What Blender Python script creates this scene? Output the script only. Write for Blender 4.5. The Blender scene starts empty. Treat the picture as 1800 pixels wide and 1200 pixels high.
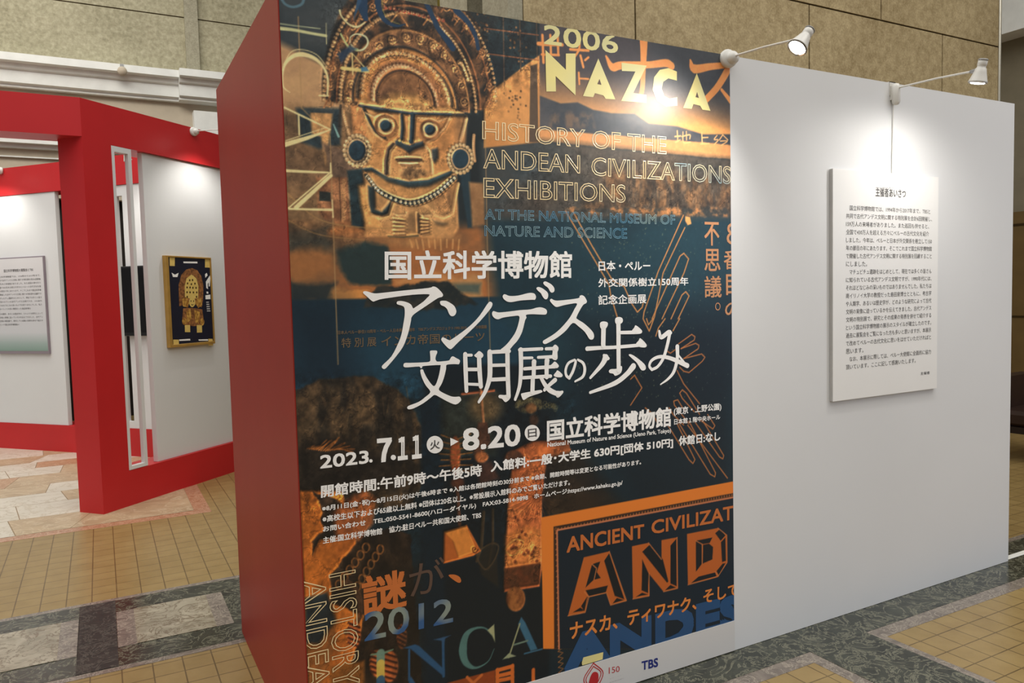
import bpy, math
import numpy as np
from mathutils import Vector, Matrix

SC = bpy.context.scene
COL = SC.collection
PI = math.pi

# ------------------------------------------------------------------ camera
CF, CYAW, CPIT, CROL = 1344.587, 0.493709, 0.060310, -0.025468
CPOS = Vector((-0.497705, -2.278484, 1.483815))
_fwd = Vector((math.sin(CYAW)*math.cos(CPIT), math.cos(CYAW)*math.cos(CPIT), -math.sin(CPIT)))
_r0 = Vector((math.cos(CYAW), -math.sin(CYAW), 0))
_u0 = _r0.cross(_fwd)
_rt = math.cos(CROL)*_r0 + math.sin(CROL)*_u0
_up = -math.sin(CROL)*_r0 + math.cos(CROL)*_u0
cam = bpy.data.objects.new('camera', bpy.data.cameras.new('camera'))
COL.objects.link(cam)
cam.data.sensor_width = 36
cam.data.lens = CF/1800*36
M = Matrix((_rt, _up, -_fwd)).transposed().to_4x4()
M.translation = CPOS
cam.matrix_world = M
cam.data.clip_start = .05
SC.camera = cam

# ------------------------------------------------------------------ light and exposure
SC.view_settings.view_transform = 'Standard'
SC.view_settings.look = 'None'
SC.view_settings.exposure = 0.0
SC.view_settings.gamma = 1
SC.view_settings.use_curve_mapping = False
W = bpy.data.worlds.new('hall_light'); SC.world = W
W.use_nodes = True
_wt = W.node_tree; _bg = _wt.nodes['Background']
_tc = _wt.nodes.new('ShaderNodeTexCoord'); _sx = _wt.nodes.new('ShaderNodeSeparateXYZ'); _cr = _wt.nodes.new('ShaderNodeValToRGB')
_wt.links.new(_tc.outputs['Generated'], _sx.inputs[0]); _wt.links.new(_sx.outputs['Z'], _cr.inputs['Fac']); _wt.links.new(_cr.outputs['Color'], _bg.inputs[0])
for _p, _c in ((0.0, (.21, .21, .22, 1)), (.18, (.31, .32, .34, 1)), (.55, (.80, .79, .765, 1)), (1.0, (1, .98, .94, 1))):
    _e = _cr.color_ramp.elements.new(_p) if 0 < _p < 1 else _cr.color_ramp.elements[0 if _p == 0 else -1]
    _e.color = _c
_bg.inputs[1].default_value = 1.0

def area(name, loc, target, size, power, color):
    l = bpy.data.lights.new(name, 'AREA'); l.energy = power; l.color = color
    l.shape = 'RECTANGLE'; l.size, l.size_y = size
    o = bpy.data.objects.new(name, l); COL.objects.link(o)
    o.location = loc
    o.rotation_euler = (Vector(target)-Vector(loc)).to_track_quat('-Z', 'Y').to_euler()
    return o
area('far_wall_fill', (-2.5, 5.6, 6.8), (-1.0, 9.0, 4.2), (6, 1.5), 170, (1, .97, .9))  # added fill, out of view, to brighten the far wall and cornice
area('skylight', (-2.0, 1.0, 7.5), (-2.0, 1.0, 0), (7, 8), 260, (1, .96, .88))
area('blue_side_fill', (8.0, -4.5, 2.0), (3.6, 0, .6), (2, 3), 60, (.55, .68, 1))  # added blue fill tinting the white panel's lower right; no entrance is built
area('hall_ceiling_light', (4.5, -3.0, 6.5), (4.0, 0.5, 0), (3, 3), 130, (1, .93, .82))

# ------------------------------------------------------------------ helpers
def lin(c):
    c = c/255.0
    return c/12.92 if c <= .04045 else ((c+.055)/1.055)**2.4
def rgb(r, g, b, k=1.0):
    return (min(lin(r)*k, 1), min(lin(g)*k, 1), min(lin(b)*k, 1), 1)

class NT:
    def __init__(self, name, rough=.5, spec=.5, metal=0.0):
        self.m = bpy.data.materials.new(name); self.m.use_nodes = True
        self.t = self.m.node_tree; self.b = self.t.nodes['Principled BSDF']
        self.b.inputs['Roughness'].default_value = rough
        self.b.inputs['Specular IOR Level'].default_value = spec
        self.b.inputs['Metallic'].default_value = metal
    def n(self, typ, **kw):
        x = self.t.nodes.new(typ)
        for k, v in kw.items():
            if k.startswith('i_'): x.inputs[k[2:].replace('_', ' ')].default_value = v
            else: setattr(x, k, v)
        return x
    def l(self, a, b): self.t.links.new(a, b)
    def coord(self, scale=(1, 1, 1), loc=(0, 0, 0), rot=(0, 0, 0)):
        tc = self.n('ShaderNodeTexCoord'); mp = self.n('ShaderNodeMapping')
        mp.inputs['Scale'].default_value = scale; mp.inputs['Location'].default_value = loc
        mp.inputs['Rotation'].default_value = rot
        self.l(tc.outputs['Object'], mp.inputs['Vector']); return mp.outputs['Vector']
    def noise(self, vec, scale, detail=4, rough=.55, dist=0.0):
        x = self.n('ShaderNodeTexNoise'); x.inputs['Scale'].default_value = scale
        x.inputs['Detail'].default_value = detail; x.inputs['Roughness'].default_value = rough
        x.inputs['Distortion'].default_value = dist
        self.l(vec, x.inputs['Vector']); return x.outputs['Fac']
    def ramp(self, fac, stops, interp='LINEAR'):
        x = self.n('ShaderNodeValToRGB'); x.color_ramp.interpolation = interp
        e = x.color_ramp.elements
        while len(e) < len(stops): e.new(.5)
        for el, (p, c) in zip(e, stops): el.position = p; el.color = c
        self.l(fac, x.inputs['Fac']); return x.outputs['Color']
    def mix(self, fac, a, b, typ='MIX'):
        x = self.n('ShaderNodeMix', data_type='RGBA', blend_type=typ)
        for s, v in ((0, fac), (6, a), (7, b)):
            if hasattr(v, 'is_linked') or hasattr(v, 'links'): self.l(v, x.inputs[s])
            else: x.inputs[s].default_value = v
        return x.outputs[2]
    def base(self, v):
        if hasattr(v, 'links'): self.l(v, self.b.inputs['Base Color'])
        else: self.b.inputs['Base Color'].default_value = v
    def bump(self, h, strength=.2, dist=.01):
        x = self.n('ShaderNodeBump'); x.inputs['Strength'].default_value = strength
        x.inputs['Distance'].default_value = dist
        self.l(h, x.inputs['Height']); self.l(x.outputs['Normal'], self.b.inputs['Normal'])

def paint(name, c, rough=.5, spec=.4, var=.06, scale=6, metal=0.0):
    """plain coat with slight procedural unevenness"""
    t = NT(name, rough, spec, metal)
    f = t.noise(t.coord(), scale, 3)
    a = tuple(x*(1-var) for x in c[:3])+(1,); b = tuple(min(x*(1+var), 1) for x in c[:3])+(1,)
    t.base(t.ramp(f, [(.3, a), (.7, b)]))
    return t.m

def emit(name, c, s):
    t = NT(name); t.b.inputs['Emission Color'].default_value = c
    t.b.inputs['Emission Strength'].default_value = s; t.base((.9, .9, .9, 1))
    return t.m

class MB:
    """collects shapes, then links them as ONE mesh object"""
    def __init__(self): self.v = []; self.f = []; self.mi = []; self.sm = []
    def add(self, vs, fs, mi=0, smooth=False):
        o = len(self.v); self.v += [tuple(p) for p in vs]
        for f in fs:
            self.f.append(tuple(i+o for i in f)); self.mi.append(mi); self.sm.append(smooth)
        return self
    def box(self, x0, x1, y0, y1, z0, z1, mi=0):
        vs = [(x, y, z) for z in (z0, z1) for y in (y0, y1) for x in (x0, x1)]
        return self.add(vs, [(0, 2, 3, 1), (4, 5, 7, 6), (0, 1, 5, 4), (2, 6, 7, 3), (0, 4, 6, 2), (1, 3, 7, 5)], mi)
    def bbox(self, x0, x1, y0, y1, z0, z1, r=.004, mi=0):
        """box with chamfered vertical and horizontal edges"""
        vs = []; fs = []
        import itertools
        C = ((x0, x1), (y0, y1), (z0, z1)); idx = {}
        for ax in range(3):
            for sg in itertools.product((0, 1), repeat=3):
                p = [C[i][sg[i]] for i in range(3)]
                for i in range(3):
                    if i != ax: p[i] += r if sg[i] == 0 else -r
                idx[(ax, sg)] = len(vs); vs.append(tuple(p))
        for ax in range(3):
            o = [i for i in range(3) if i != ax]
            for s in (0, 1):
                q = []
                for a, b in ((0, 0), (1, 0), (1, 1), (0, 1)):
                    g = [0, 0, 0]; g[ax] = s; g[o[0]] = a; g[o[1]] = b; q.append(idx[(ax, tuple(g))])
                fs.append(tuple(q))
            for a in (0, 1):
                for b in (0, 1):
                    g0 = [0, 0, 0]; g0[o[0]] = a; g0[o[1]] = b; g1 = list(g0); g1[ax] = 1
                    fs.append((idx[(o[0], tuple(g0))], idx[(o[0], tuple(g1))], idx[(o[1], tuple(g1))], idx[(o[1], tuple(g0))]))
        for sg in itertools.product((0, 1), repeat=3):
            fs.append(tuple(idx[(ax, sg)] for ax in range(3)))
        return self.add(vs, fs, mi)
    def prism(self, poly, z0, z1, mi=0):
        n = len(poly)
        vs = [(x, y, z0) for x, y in poly]+[(x, y, z1) for x, y in poly]
        fs = [tuple(range(n-1, -1, -1)), tuple(range(n, 2*n))]+[(i, (i+1) % n, (i+1) % n+n, i+n) for i in range(n)]
        return self.add(vs, fs, mi)
    def plate(self, poly, y0, y1, mi=0):
        """outline in x,z given depth in y (front y0)"""
        n = len(poly)
        vs = [(x, y0, z) for x, z in poly]+[(x, y1, z) for x, z in poly]
        fs = [tuple(range(n)), tuple(range(2*n-1, n-1, -1))]+[(i, i+n, (i+1) % n+n, (i+1) % n) for i in range(n)]
        return self.add(vs, fs, mi)
    def tube(self, pts, r, n=12, mi=0, cap=True):
        pts = [Vector(p) for p in pts]; vs = []; fs = []
        rs = r if isinstance(r, (list, tuple)) else [r]*len(pts)
        ref = None
        for i, p in enumerate(pts):
            d = (pts[min(i+1, len(pts)-1)]-pts[max(i-1, 0)]).normalized()
            if ref is None: ref = d.orthogonal().normalized()
            a = (ref-d*ref.dot(d)).normalized(); b = d.cross(a); ref = a
            vs += [p+rs[i]*(math.cos(2*PI*k/n)*a+math.sin(2*PI*k/n)*b) for k in range(n)]
        for i in range(len(pts)-1):
            fs += [(i*n+k, i*n+(k+1) % n, (i+1)*n+(k+1) % n, (i+1)*n+k) for k in range(n)]
        self.add(vs, fs, mi, True)
        if cap:
            m = len(pts)-1
            self.add([vs[k] for k in range(n)], [tuple(range(n-1, -1, -1))], mi)
            self.add([vs[m*n+k] for k in range(n)], [tuple(range(n))], mi)
        return self
    def lathe(self, o, axis, prof, n=24, mi=0, smooth=True):
        """prof = (radius, distance along axis)"""
        o = Vector(o); d = Vector(axis).normalized(); a = d.orthogonal().normalized(); b = d.cross(a)
        vs = []; fs = []
        for r, h in prof:
            vs += [o+d*h+max(r, 1e-5)*(math.cos(2*PI*k/n)*a+math.sin(2*PI*k/n)*b) for k in range(n)]
        for i in range(len(prof)-1):
            fs += [(i*n+k, i*n+(k+1) % n, (i+1)*n+(k+1) % n, (i+1)*n+k) for k in range(n)]
        return self.add(vs, fs, mi, smooth)
    def build(self, name, mats, parent=None):
        me = bpy.data.meshes.new(name)
        me.from_pydata(self.v, [], self.f); me.update()
        if not isinstance(mats, (list, tuple)): mats = [mats]
        for m in mats: me.materials.append(m)
        me.polygons.foreach_set('material_index', self.mi)
        me.polygons.foreach_set('use_smooth', self.sm)
        import bmesh
        bm = bmesh.new(); bm.from_mesh(me); bmesh.ops.recalc_face_normals(bm, faces=bm.faces); bm.to_mesh(me); bm.free()
        o = bpy.data.objects.new(name, me); COL.objects.link(o)
        if parent: o.parent = parent
        return o

def tag(o, label, cat, group=None):
    o['label'] = label; o['category'] = cat
    if group: o['group'] = group
    return o
def thing(name, label, cat, loc=(0, 0, 0), rotz=0, group=None):
    o = bpy.data.objects.new(name, None); COL.objects.link(o)
    o.empty_display_size = .1
    o.location = loc; o.rotation_euler = (0, 0, rotz)
    return tag(o, label, cat, group)
def struct(o): o['kind'] = 'structure'; return o

# ------------------------------------------------------------------ materials
def M_tile():
    t = NT('beige_floor_tile', .32, .45)
    v = t.coord((1, 1, 1), (-.075, -2.04, 0))
    br = t.n('ShaderNodeTexBrick', offset=0, squash=1)
    t.l(v, br.inputs['Vector'])
    br.inputs['Scale'].default_value = 1
    br.inputs['Brick Width'].default_value = .113; br.inputs['Row Height'].default_value = .113
    br.inputs['Mortar Size'].default_value = .0032; br.inputs['Mortar Smooth'].default_value = .3
    br.inputs['Bias'].default_value = 0
    br.inputs['Color1'].default_value = rgb(143, 121, 76); br.inputs['Color2'].default_value = rgb(153, 130, 84)
    br.inputs['Mortar'].default_value = rgb(58, 42, 22)
    nz = t.noise(v, 9, 5)
    t.base(t.mix(.35, br.outputs['Color'], t.ramp(nz, [(.35, rgb(132, 108, 64)), (.65, rgb(160, 136, 88))]), 'MIX'))
    t.bump(br.outputs['Fac'], -.25, .003)
    return t.m
def M_marble(name, c0, c1, vein, scale=9, rough=.22, veinw=.035):
    t = NT(name, rough, .45)
    v = t.coord()
    n1 = t.noise(v, scale, 8, .62, 1.2); n2 = t.noise(v, scale*.9, 6, .65, 2.5)
    base = t.ramp(n1, [(.32, c0), (.66, c1)])
    d = t.n('ShaderNodeMath', operation='ABSOLUTE'); s = t.n('ShaderNodeMath', operation='SUBTRACT')
    t.l(n2, s.inputs[0]); s.inputs[1].default_value = .5; t.l(s.outputs[0], d.inputs[0])
    f = t.ramp(d.outputs[0], [(0, (1, 1, 1, 1)), (veinw, (0, 0, 0, 1))])
    t.base(t.mix(f, base, vein))
    return t.m
def M_stone(name, a, b, c, grain=90, rough=.6):
    t = NT(name, rough, .3)
    v = t.coord()
    g = t.noise(v, grain, 3, .7); w = t.noise(v, 1.3, 4); w2 = t.noise(v, 14, 5, .6)
    col = t.ramp(g, [(.3, a), (.52, b), (.72, c)])
    col = t.mix(.35, col, t.ramp(w, [(.3, a), (.7, c)]))
    col = t.mix(.25, col, t.ramp(w2, [(.38, a), (.6, c)]))
    t.base(col); t.bump(g, .25, .002)
    return t.m
m_tile = M_tile()
m_green = M_marble('green_marble', rgb(30, 33, 28), rgb(64, 67, 57), rgb(116, 115, 98), 8)
m_brown = M_marble('dark_brown_marble', rgb(25, 21, 19), rgb(42, 34, 30), rgb(84, 78, 70), 10, .5)
m_cream = M_marble('cream_veined_marble', rgb(134, 126, 108), rgb(172, 164, 144), rgb(112, 98, 80), 6)
m_edge = M_marble('mauve_edge_marble', rgb(100, 92, 86), rgb(134, 124, 114), rgb(160, 150, 136), 12)
m_pink = M_marble('pink_marble', rgb(158, 112, 84), rgb(184, 140, 110), rgb(202, 170, 140), 14)
m_slab = [M_marble('pale_marble_slab', rgb(204, 198, 182), rgb(218, 212, 196), rgb(190, 180, 158), 3, .3),
          M_marble('tan_marble_slab', rgb(168, 146, 114), rgb(192, 170, 136), rgb(204, 188, 158), 4, .3),
          M_marble('rose_marble_slab', rgb(168, 128, 94), rgb(184, 148, 114), rgb(200, 172, 142), 5, .3)]
m_tan = M_stone('tan_granular_stone', rgb(122, 104, 68), rgb(168, 148, 108), rgb(206, 188, 148), 60)
m_grey = M_stone('grey_granular_stone', rgb(118, 112, 92), rgb(152, 147, 124), rgb(178, 172, 150), 60)
m_pale = M_stone('pale_hall_stone', rgb(118, 112, 86), rgb(160, 153, 124), rgb(190, 183, 156), 22)
m_joint = paint('dark_stone_joint', rgb(62, 48, 26), .8, .1)
m_joint2 = paint('tan_slab_joint', rgb(150, 130, 102), .6, .2)
m_plaster = paint('off_white_plaster', rgb(228, 229, 224), .7, .2)
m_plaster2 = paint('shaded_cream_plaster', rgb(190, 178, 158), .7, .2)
m_greywall = paint('grey_painted_wall', rgb(136, 128, 108), .7, .2)
m_wains = paint('brown_stone_wainscot', rgb(112, 90, 52), .5, .3, .12, 4)
m_oliv = paint('olive_panel', rgb(126, 112, 52), .6, .2)
m_dark = paint('dark_shade_lower_wall', rgb(38, 32, 28), .7, .2)  # shade put into the colour: lower far wall kept dark behind the booth slots
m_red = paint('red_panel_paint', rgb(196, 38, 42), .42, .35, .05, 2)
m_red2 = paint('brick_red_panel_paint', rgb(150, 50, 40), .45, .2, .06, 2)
m_white = paint('white_panel_paint', rgb(220, 221, 222), .5, .3, .012, 2)
m_strip = paint('white_poster_margin', rgb(214, 212, 210), .4, .4, .012, 2)
m_core = paint('panel_edge_board', rgb(205, 200, 190), .6, .3)
m_board = paint('white_mounted_print', rgb(236, 235, 232), .35, .4, .01, 3)
m_foam = paint('foam_board_edge', rgb(188, 186, 184), .6, .3)
m_ink = paint('black_print_ink', rgb(88, 86, 86), .85, .05)
m_enam = paint('white_lamp_enamel', rgb(216, 214, 208), .35, .5, .02)
m_lampg = paint('grey_lamp_collar', rgb(150, 150, 150), .4, .5, .02)
m_chrome = paint('chrome_reflector', (.8, .8, .8, 1), .15, .5, .02, 6, 1.0)
m_glow = emit('lit_bulb', (1, .96, .9, 1), 22)
m_black = paint('black_plastic', rgb(14, 13, 13), .35, .5)
m_steel = paint('corner_bead_metal', rgb(190, 186, 172), .3, .5, .03, 6, .8)
m_leather = paint('dark_brown_leather', rgb(44, 28, 22), .45, .4, .15, 9)
m_wood = paint('dark_chair_wood', rgb(30, 20, 16), .5, .4)

# ------------------------------------------------------------------ setting: floor
struct(MB().box(-9, 11, -6, 12, -.12, 0).build('floor', m_tile))
def trim(n, mb, m): return struct(mb.build('trim_%d' % n, m))
e = .0012
trim(1, MB().box(-9, 3.6, 1.165, 2.04, -.01, e), m_edge)
mb = MB(); mb.box(-9, 3.6, 1.205, 2.0, -.01, 2*e)
trim(2, mb, m_green)
mb = MB()
for k in range(8): mb.box(-.655-.633*k, -.50-.633*k, 1.205, 2.0, -.01, 3*e)
trim(3, mb, m_brown)
mb = MB(); mb2 = MB()
for k in range(8):
    x1 = -.02-.633*k; x0 = x1-.478
    mb2.box(x0, x1, 1.395, 1.83, -.01, 3*e)
    mb.box(x0+.075, x1-.075, 1.395, 1.83, -.01, 4*e)
trim(4, mb2, m_edge); trim(5, mb, m_cream)
# band under and in front of the partition, with the strip that turns toward the viewer
trim(6, MB().box(.7, 9.5, -.235, .21, -.01, e), m_edge)
trim(7, MB().box(1.925, 2.37, -6, -.2, -.01, e*.7), m_edge)
mb = MB(); mb.box(.7, 9.5, -.165, .17, -.01, 2*e); mb.box(1.985, 2.33, -6, -.16, -.01, 1.9*e)
trim(8, mb, m_green)
trim(9, MB().box(3.72, 4.5, .015, .05, -.01, 3*e), m_plaster)
# patchwork of pale slabs round the booth
trim(10, MB().box(-9, .136, 3.48, 8.6, -.01, e), m_pink)
trim(23, MB().box(-9, .03, 3.585, 8.5, -.01, 1.6*e), m_joint2)
import random
rnd = random.Random(5)
mb = MB()
y = 3.585
while y < 8.5:
    h = rnd.choice((.3, .36, .44)); x = .03; sp = 0
    while x > -7:
        w = rnd.choice((.42, .55, .7, .9)); s = rnd.uniform(-.07, .07)
        k = rnd.choices((0, 1, 2), (5, 3, .8))[0]
        x0 = x-w
        s2 = rnd.uniform(-.08, .08)
        mb.prism([(x0-s2+.003, y), (x-sp-.003, y), (x+sp-.003, y+h-.005), (x0+s2+.003, y+h-.005)], -.01, 2*e, k); sp = s2
        x = x0
    y += h
trim(11, mb, m_slab)

# ------------------------------------------------------------------ setting: walls
def joints_wall(x0, x1, y, rows, width, z1, depth, mats, name, off):
    mb = MB(); g = .007
    mb.box(x0, x1, y+.012, y+depth, 0, z1, 1)
    zz = [0]+rows+[z1]
    for i in range(len(zz)-1):
        o = off[i % 2]; xs = [x0]+[o+k*width for k in range(-12, 12) if x0+.02 < o+k*width < x1-.02]+[x1]
        for a, b in zip(xs[:-1], xs[1:]): mb.box(a+g, b-g, y, y+.02, zz[i]+g, zz[i+1]-g, 0)
    return struct(mb.build(name, mats))
joints_wall(1.94, 7.10, 2.0, [.3, 2.0, 3.705, 5.41], 1.706, 7.2, .35, [m_tan, m_joint], 'wall_back_right', (4.53, 3.69))
trim(12, MB().box(1.835, 1.94, 2.0, 2.35, 0, 7.2), m_grey)
trim(13, MB().tube([(7.105, 1.995, 0), (7.105, 1.995, 7.2)], .016), m_steel)
trim(14, MB().box(2.515, 3.1, 4.0, 4.6, 0, 7.2), m_grey)
trim(15, MB().box(4.40, 5.2, 8.7, 9.0, 0, 7.2), m_oliv)
struct(MB().box(8.5, 8.8, -6, 12, 0, 7.2).build('wall_right', m_greywall))
mb = MB(); mb.box(8.46, 8.5, -6, 12, 0, 2.26, 0)
mb.box(8.455, 8.47, -6, 12, 2.105, 2.13, 1); mb.box(8.455, 8.47, -6, 12, 1.095, 1.117, 1)
trim(16, mb, [m_wains, m_joint])
trim(17, MB().box(8.2, 8.5, -6, 12, 4.15, 4.6), m_plaster)
# far hall wall with its cornice
mb = MB()
mb.box(-9, 7, 9.0, 9.4, 4.5, 5.30, 0); mb.box(-9, 7, 9.012, 9.4, 5.30, 5.315, 1)
mb.box(-9, 7, 9.0, 9.4, 5.315, 7.2, 0)
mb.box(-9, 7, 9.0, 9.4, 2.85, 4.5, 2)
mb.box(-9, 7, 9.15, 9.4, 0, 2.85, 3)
struct(mb.build('wall_back', [m_pale, m_joint, m_plaster2, m_dark]))
trim(18, MB().box(.705, .87, 8.93, 9.0, 4.55, 7.2), m_grey)
def cornice(mb, x0, x1, dy):
    prof = [(0, 4.17), (-.08-dy, 4.17), (-.08-dy, 4.2), (-.13-dy, 4.215), (-.13-dy, 4.36), (-.17-dy, 4.375), (-.2-dy, 4.43), (-.27-dy, 4.44), (-.27-dy, 4.53), (0, 4.53)]
    n = len(prof)
    vs = [(x0, 9+a, b) for a, b in prof]+[(x1, 9+a, b) for a, b in prof]
    mb.add(vs, [tuple(range(n)), tuple(range(2*n-1, n-1, -1))]+[(i, i+n, (i+1) % n+n, (i+1) % n) for i in range(n)])
mb = MB(); cornice(mb, -9, .58, 0); cornice(mb, .58, 3.2, .12)
trim(19, mb, m_plaster)
mb = MB(); mb.box(.75, 1.5, 8.82, 9.0, 2.9, 4.05)
trim(20, mb, m_plaster)
mb = MB(); mb.box(-9, .4, 8.85, 9.0, 3.49, 3.54); mb.box(-9, .4, 8.93, 9.0, 3.44, 3.49)
trim(21, mb, m_plaster)
trim(22, MB().box(-9, .4, 8.96, 9.0, 3.33, 3.345), m_plaster)

INK_GAIN = 1.25

# ------------------------------------------------------------------ lettering
_fonts = {}
def glyph_mesh(s, offset=0.0, outline=0.0, res=3):
    cu = bpy.data.curves.new('lettering', 'FONT'); cu.body = s; cu.resolution_u = res
    cu.offset = offset
    if outline:
        cu.fill_mode = 'NONE'; cu.bevel_depth = outline; cu.bevel_resolution = 0
    ob = bpy.data.objects.new('lettering', cu)
    me = bpy.data.meshes.new_from_object(ob)
    n = len(me.vertices); co = np.empty(n*3); me.vertices.foreach_get('co', co); co = co.reshape(-1, 3)
    fs = [tuple(p.vertices) for p in me.polygons]
    bpy.data.objects.remove(ob); bpy.data.curves.remove(cu); bpy.data.meshes.remove(me)
    return co, fs
_lay = [0]
def deeper(y):
    """each printed piece lies a hair above the one before, so no two faces coincide"""
    _lay[0] += 1
    return y-.0000016*(_lay[0] % 300)
def put_text(mb, s, x0, x1, z0, z1, y, mi, bold=.012, outline=0.0, rot=False, res=3, corners=None, zmin=None):
    """lettering stretched to the box x0..x1, z0..z1 on the sheet at depth y"""
    c0, fs = glyph_mesh(s, 0, 0, res)
    lo = c0.min(0); w = np.ptp(c0, axis=0); co = c0; dep = None
    if outline:
        sc = ((x1-x0) if rot else (z1-z0))/w[1]
        co, fs = glyph_mesh(s, 0, outline/sc, res)
        lo = co.min(0); w = np.ptp(co, axis=0); dep = co[:, 2]*sc*.25
    a = (co[:, 0]-lo[0])/w[0]; b = (co[:, 1]-lo[1])/w[1]
    if rot: X = x0+b*(x1-x0); Z = z1-a*(z1-z0)
    elif corners:
        (ax, az), (bx, bz), (cx, cz), (dx_, dz_) = corners   # lower left, upper left, lower right, upper right
        X = (ax*(1-b)+bx*b)*(1-a)+(cx*(1-b)+dx_*b)*a; Z = (az*(1-b)+bz*b)*(1-a)+(cz*(1-b)+dz_*b)*a
    else: X = x0+a*(x1-x0); Z = z0+b*(z1-z0)
    if zmin is not None: Z = np.maximum(Z, zmin)
    o = bold*((x1-x0) if rot else (z1-z0))
    sh = [(0, 0)] if (outline or o == 0) else [(-o, -o), (o, -o), (-o, o), (o, o)]
    if bold > .05 and not outline: sh += [(0, 0), (-o, 0), (o, 0), (0, -o), (0, o)]
    for dx, dz in sh:
        yy = deeper(y)
        Y = np.full(len(X), yy) if dep is None else yy+dep
        mb.add([(float(i+dx), float(j), float(k+dz)) for i, j, k in zip(X, Y, Z)], fs, mi)
    return mb

# photo trace -> sheet: a point seen at (px, py) lies on the front face of the partition (plane y = 0)
def pp(px, py):
    d = _rt*((px-900)/CF)-_up*((py-600)/CF)+_fwd
    t = -CPOS.y/d.y
    p = CPOS+d*t
    return (p.x, p.z)
def Q(ox, oy, s, pts):
    return [pp(ox+x/s, oy+y/s) for x, y in pts]
def QW(ox, oy, s, pts, k=1.0):
    """trace with widths: (x, y, width) -> sheet points and sheet widths"""
    out = []; ws = []
    for x, y, w in pts:
        a = pp(ox+x/s, oy+y/s); b = pp(ox+x/s, oy+(y+w)/s)
        out.append(a); ws.append((a[1]-b[1])*k)
    return out, ws

def smooth_path(P, Wd, n=6):
    """Catmull-Rom through the traced points"""
    P = [np.array(p) for p in P]
    if len(P) < 3: return P, list(Wd)
    out = []; ow = []
    E = [2*P[0]-P[1]]+P+[2*P[-1]-P[-2]]
    for i in range(len(P)-1):
        p0, p1, p2, p3 = E[i:i+4]
        for k in range(n):
            t = k/n
            out.append(.5*(2*p1+(p2-p0)*t+(2*p0-5*p1+4*p2-p3)*t*t+(3*p1-p0-3*p2+p3)*t**3))
            ow.append(Wd[i]*(1-t)+Wd[i+1]*t)
    return out+[P[-1]], ow+[Wd[-1]]

def ribbon(mb, P, Wd, y, mi):
    """flat brush stroke with round ends"""
    P, Wd = smooth_path(P, Wd)
    y = deeper(y)
    n = len(P); L = []; R = []
    for i in range(n):
        d = P[min(i+1, n-1)]-P[max(i-1, 0)]; d = d/(np.linalg.norm(d)+1e-9); nn = np.array([-d[1], d[0]])
        L.append(P[i]+nn*Wd[i]/2); R.append(P[i]-nn*Wd[i]/2)
    vs = [(p[0], y, p[1]) for p in L]+[(p[0], y, p[1]) for p in R]
    mb.add(vs, [(i, i+1, n+i+1, n+i) for i in range(n-1)], mi)
    for c, w in ((P[0], Wd[0]), (P[-1], Wd[-1])):
        k = 14; y = deeper(y)
        mb.add([(c[0]+w/2*math.cos(2*PI*j/k), y, c[1]+w/2*math.sin(2*PI*j/k)) for j in range(k)], [tuple(range(k))], mi)

from mathutils.geometry import tessellate_polygon
def blob(mb, pts, y, mi):
    vs = [Vector((a, b, 0)) for a, b in pts]
    tr = tessellate_polygon([vs]); y = deeper(y)
    mb.add([(a, y, b) for a, b in pts], [tuple(t) for t in tr], mi)
def round_poly(pts, n=4):
    """closed Catmull-Rom outline"""
    P = [np.array(p) for p in pts]; m = len(P); out = []
    for i in range(m):
        p0, p1, p2, p3 = P[i-1], P[i], P[(i+1) % m], P[(i+2) % m]
        for k in range(n):
            t = k/n
            q = .5*(2*p1+(p2-p0)*t+(2*p0-5*p1+4*p2-p3)*t*t+(3*p1-p0-3*p2+p3)*t**3)
            out.append((float(q[0]), float(q[1])))
    return out

# ------------------------------------------------------------------ collage printed on the poster sheet
SHX, SHZ0, SHZ1 = 1.729, .131, 2.4
STEP = .0025
NX = int(SHX/STEP)+1; NZ = int((SHZ1-SHZ0)/STEP)+1
GX = np.linspace(0, SHX, NX); GZ = np.linspace(SHZ0, SHZ1, NZ)
UX, UZ = np.meshgrid(GX, GZ)
ART = np.zeros((NZ, NX, 3)); ART[:] = (24, 42, 52)

def fbm(scale, seed, oct=5, ax=1.0):
    r = np.random.RandomState(seed); out = np.zeros((NZ, NX)); amp = 1; tot = 0
    for o in range(oct):
        s = scale/2**o
        nx = int(SHX/(s*ax))+4; nz = int(2.4/s)+4
        g = r.rand(nz, nx)
        fx = UX/(s*ax)+r.rand(); fz = UZ/s+r.rand()
        ix = fx.astype(int); iz = fz.astype(int); tx = fx-ix; tz = fz-iz
        tx = tx*tx*(3-2*tx); tz = tz*tz*(3-2*tz)
        v = (g[iz, ix]*(1-tx)+g[iz, ix+1]*tx)*(1-tz)+(g[iz+1, ix]*(1-tx)+g[iz+1, ix+1]*tx)*tz
        out += v*amp; tot += amp; amp *= .55
    return out/tot
def win(pts, pad):
    xs = [p[0] for p in pts]; zs = [p[1] for p in pts]
    i0 = max(int((min(xs)-pad)/STEP), 0); i1 = min(int((max(xs)+pad)/STEP)+2, NX)
    j0 = max(int((min(zs)-pad-SHZ0)/STEP), 0); j1 = min(int((max(zs)+pad-SHZ0)/STEP)+2, NZ)
    return (slice(j0, max(j1, j0)), slice(i0, max(i1, i0)))
def lay(sl, a, color):
    if callable(color): color = color(sl)
    c = np.asarray(color, float)
    if c.ndim == 3 and c.shape[:2] == (NZ, NX): c = c[sl]
    ART[sl] += (c-ART[sl])*a[..., None]
def seg_d(X, Z, a, b):
    ax, az = a; bx, bz = b; dx, dz = bx-ax, bz-az; L = dx*dx+dz*dz+1e-12
    t = np.clip(((X-ax)*dx+(Z-az)*dz)/L, 0, 1)
    return np.hypot(X-ax-t*dx, Z-az-t*dz), t
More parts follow.
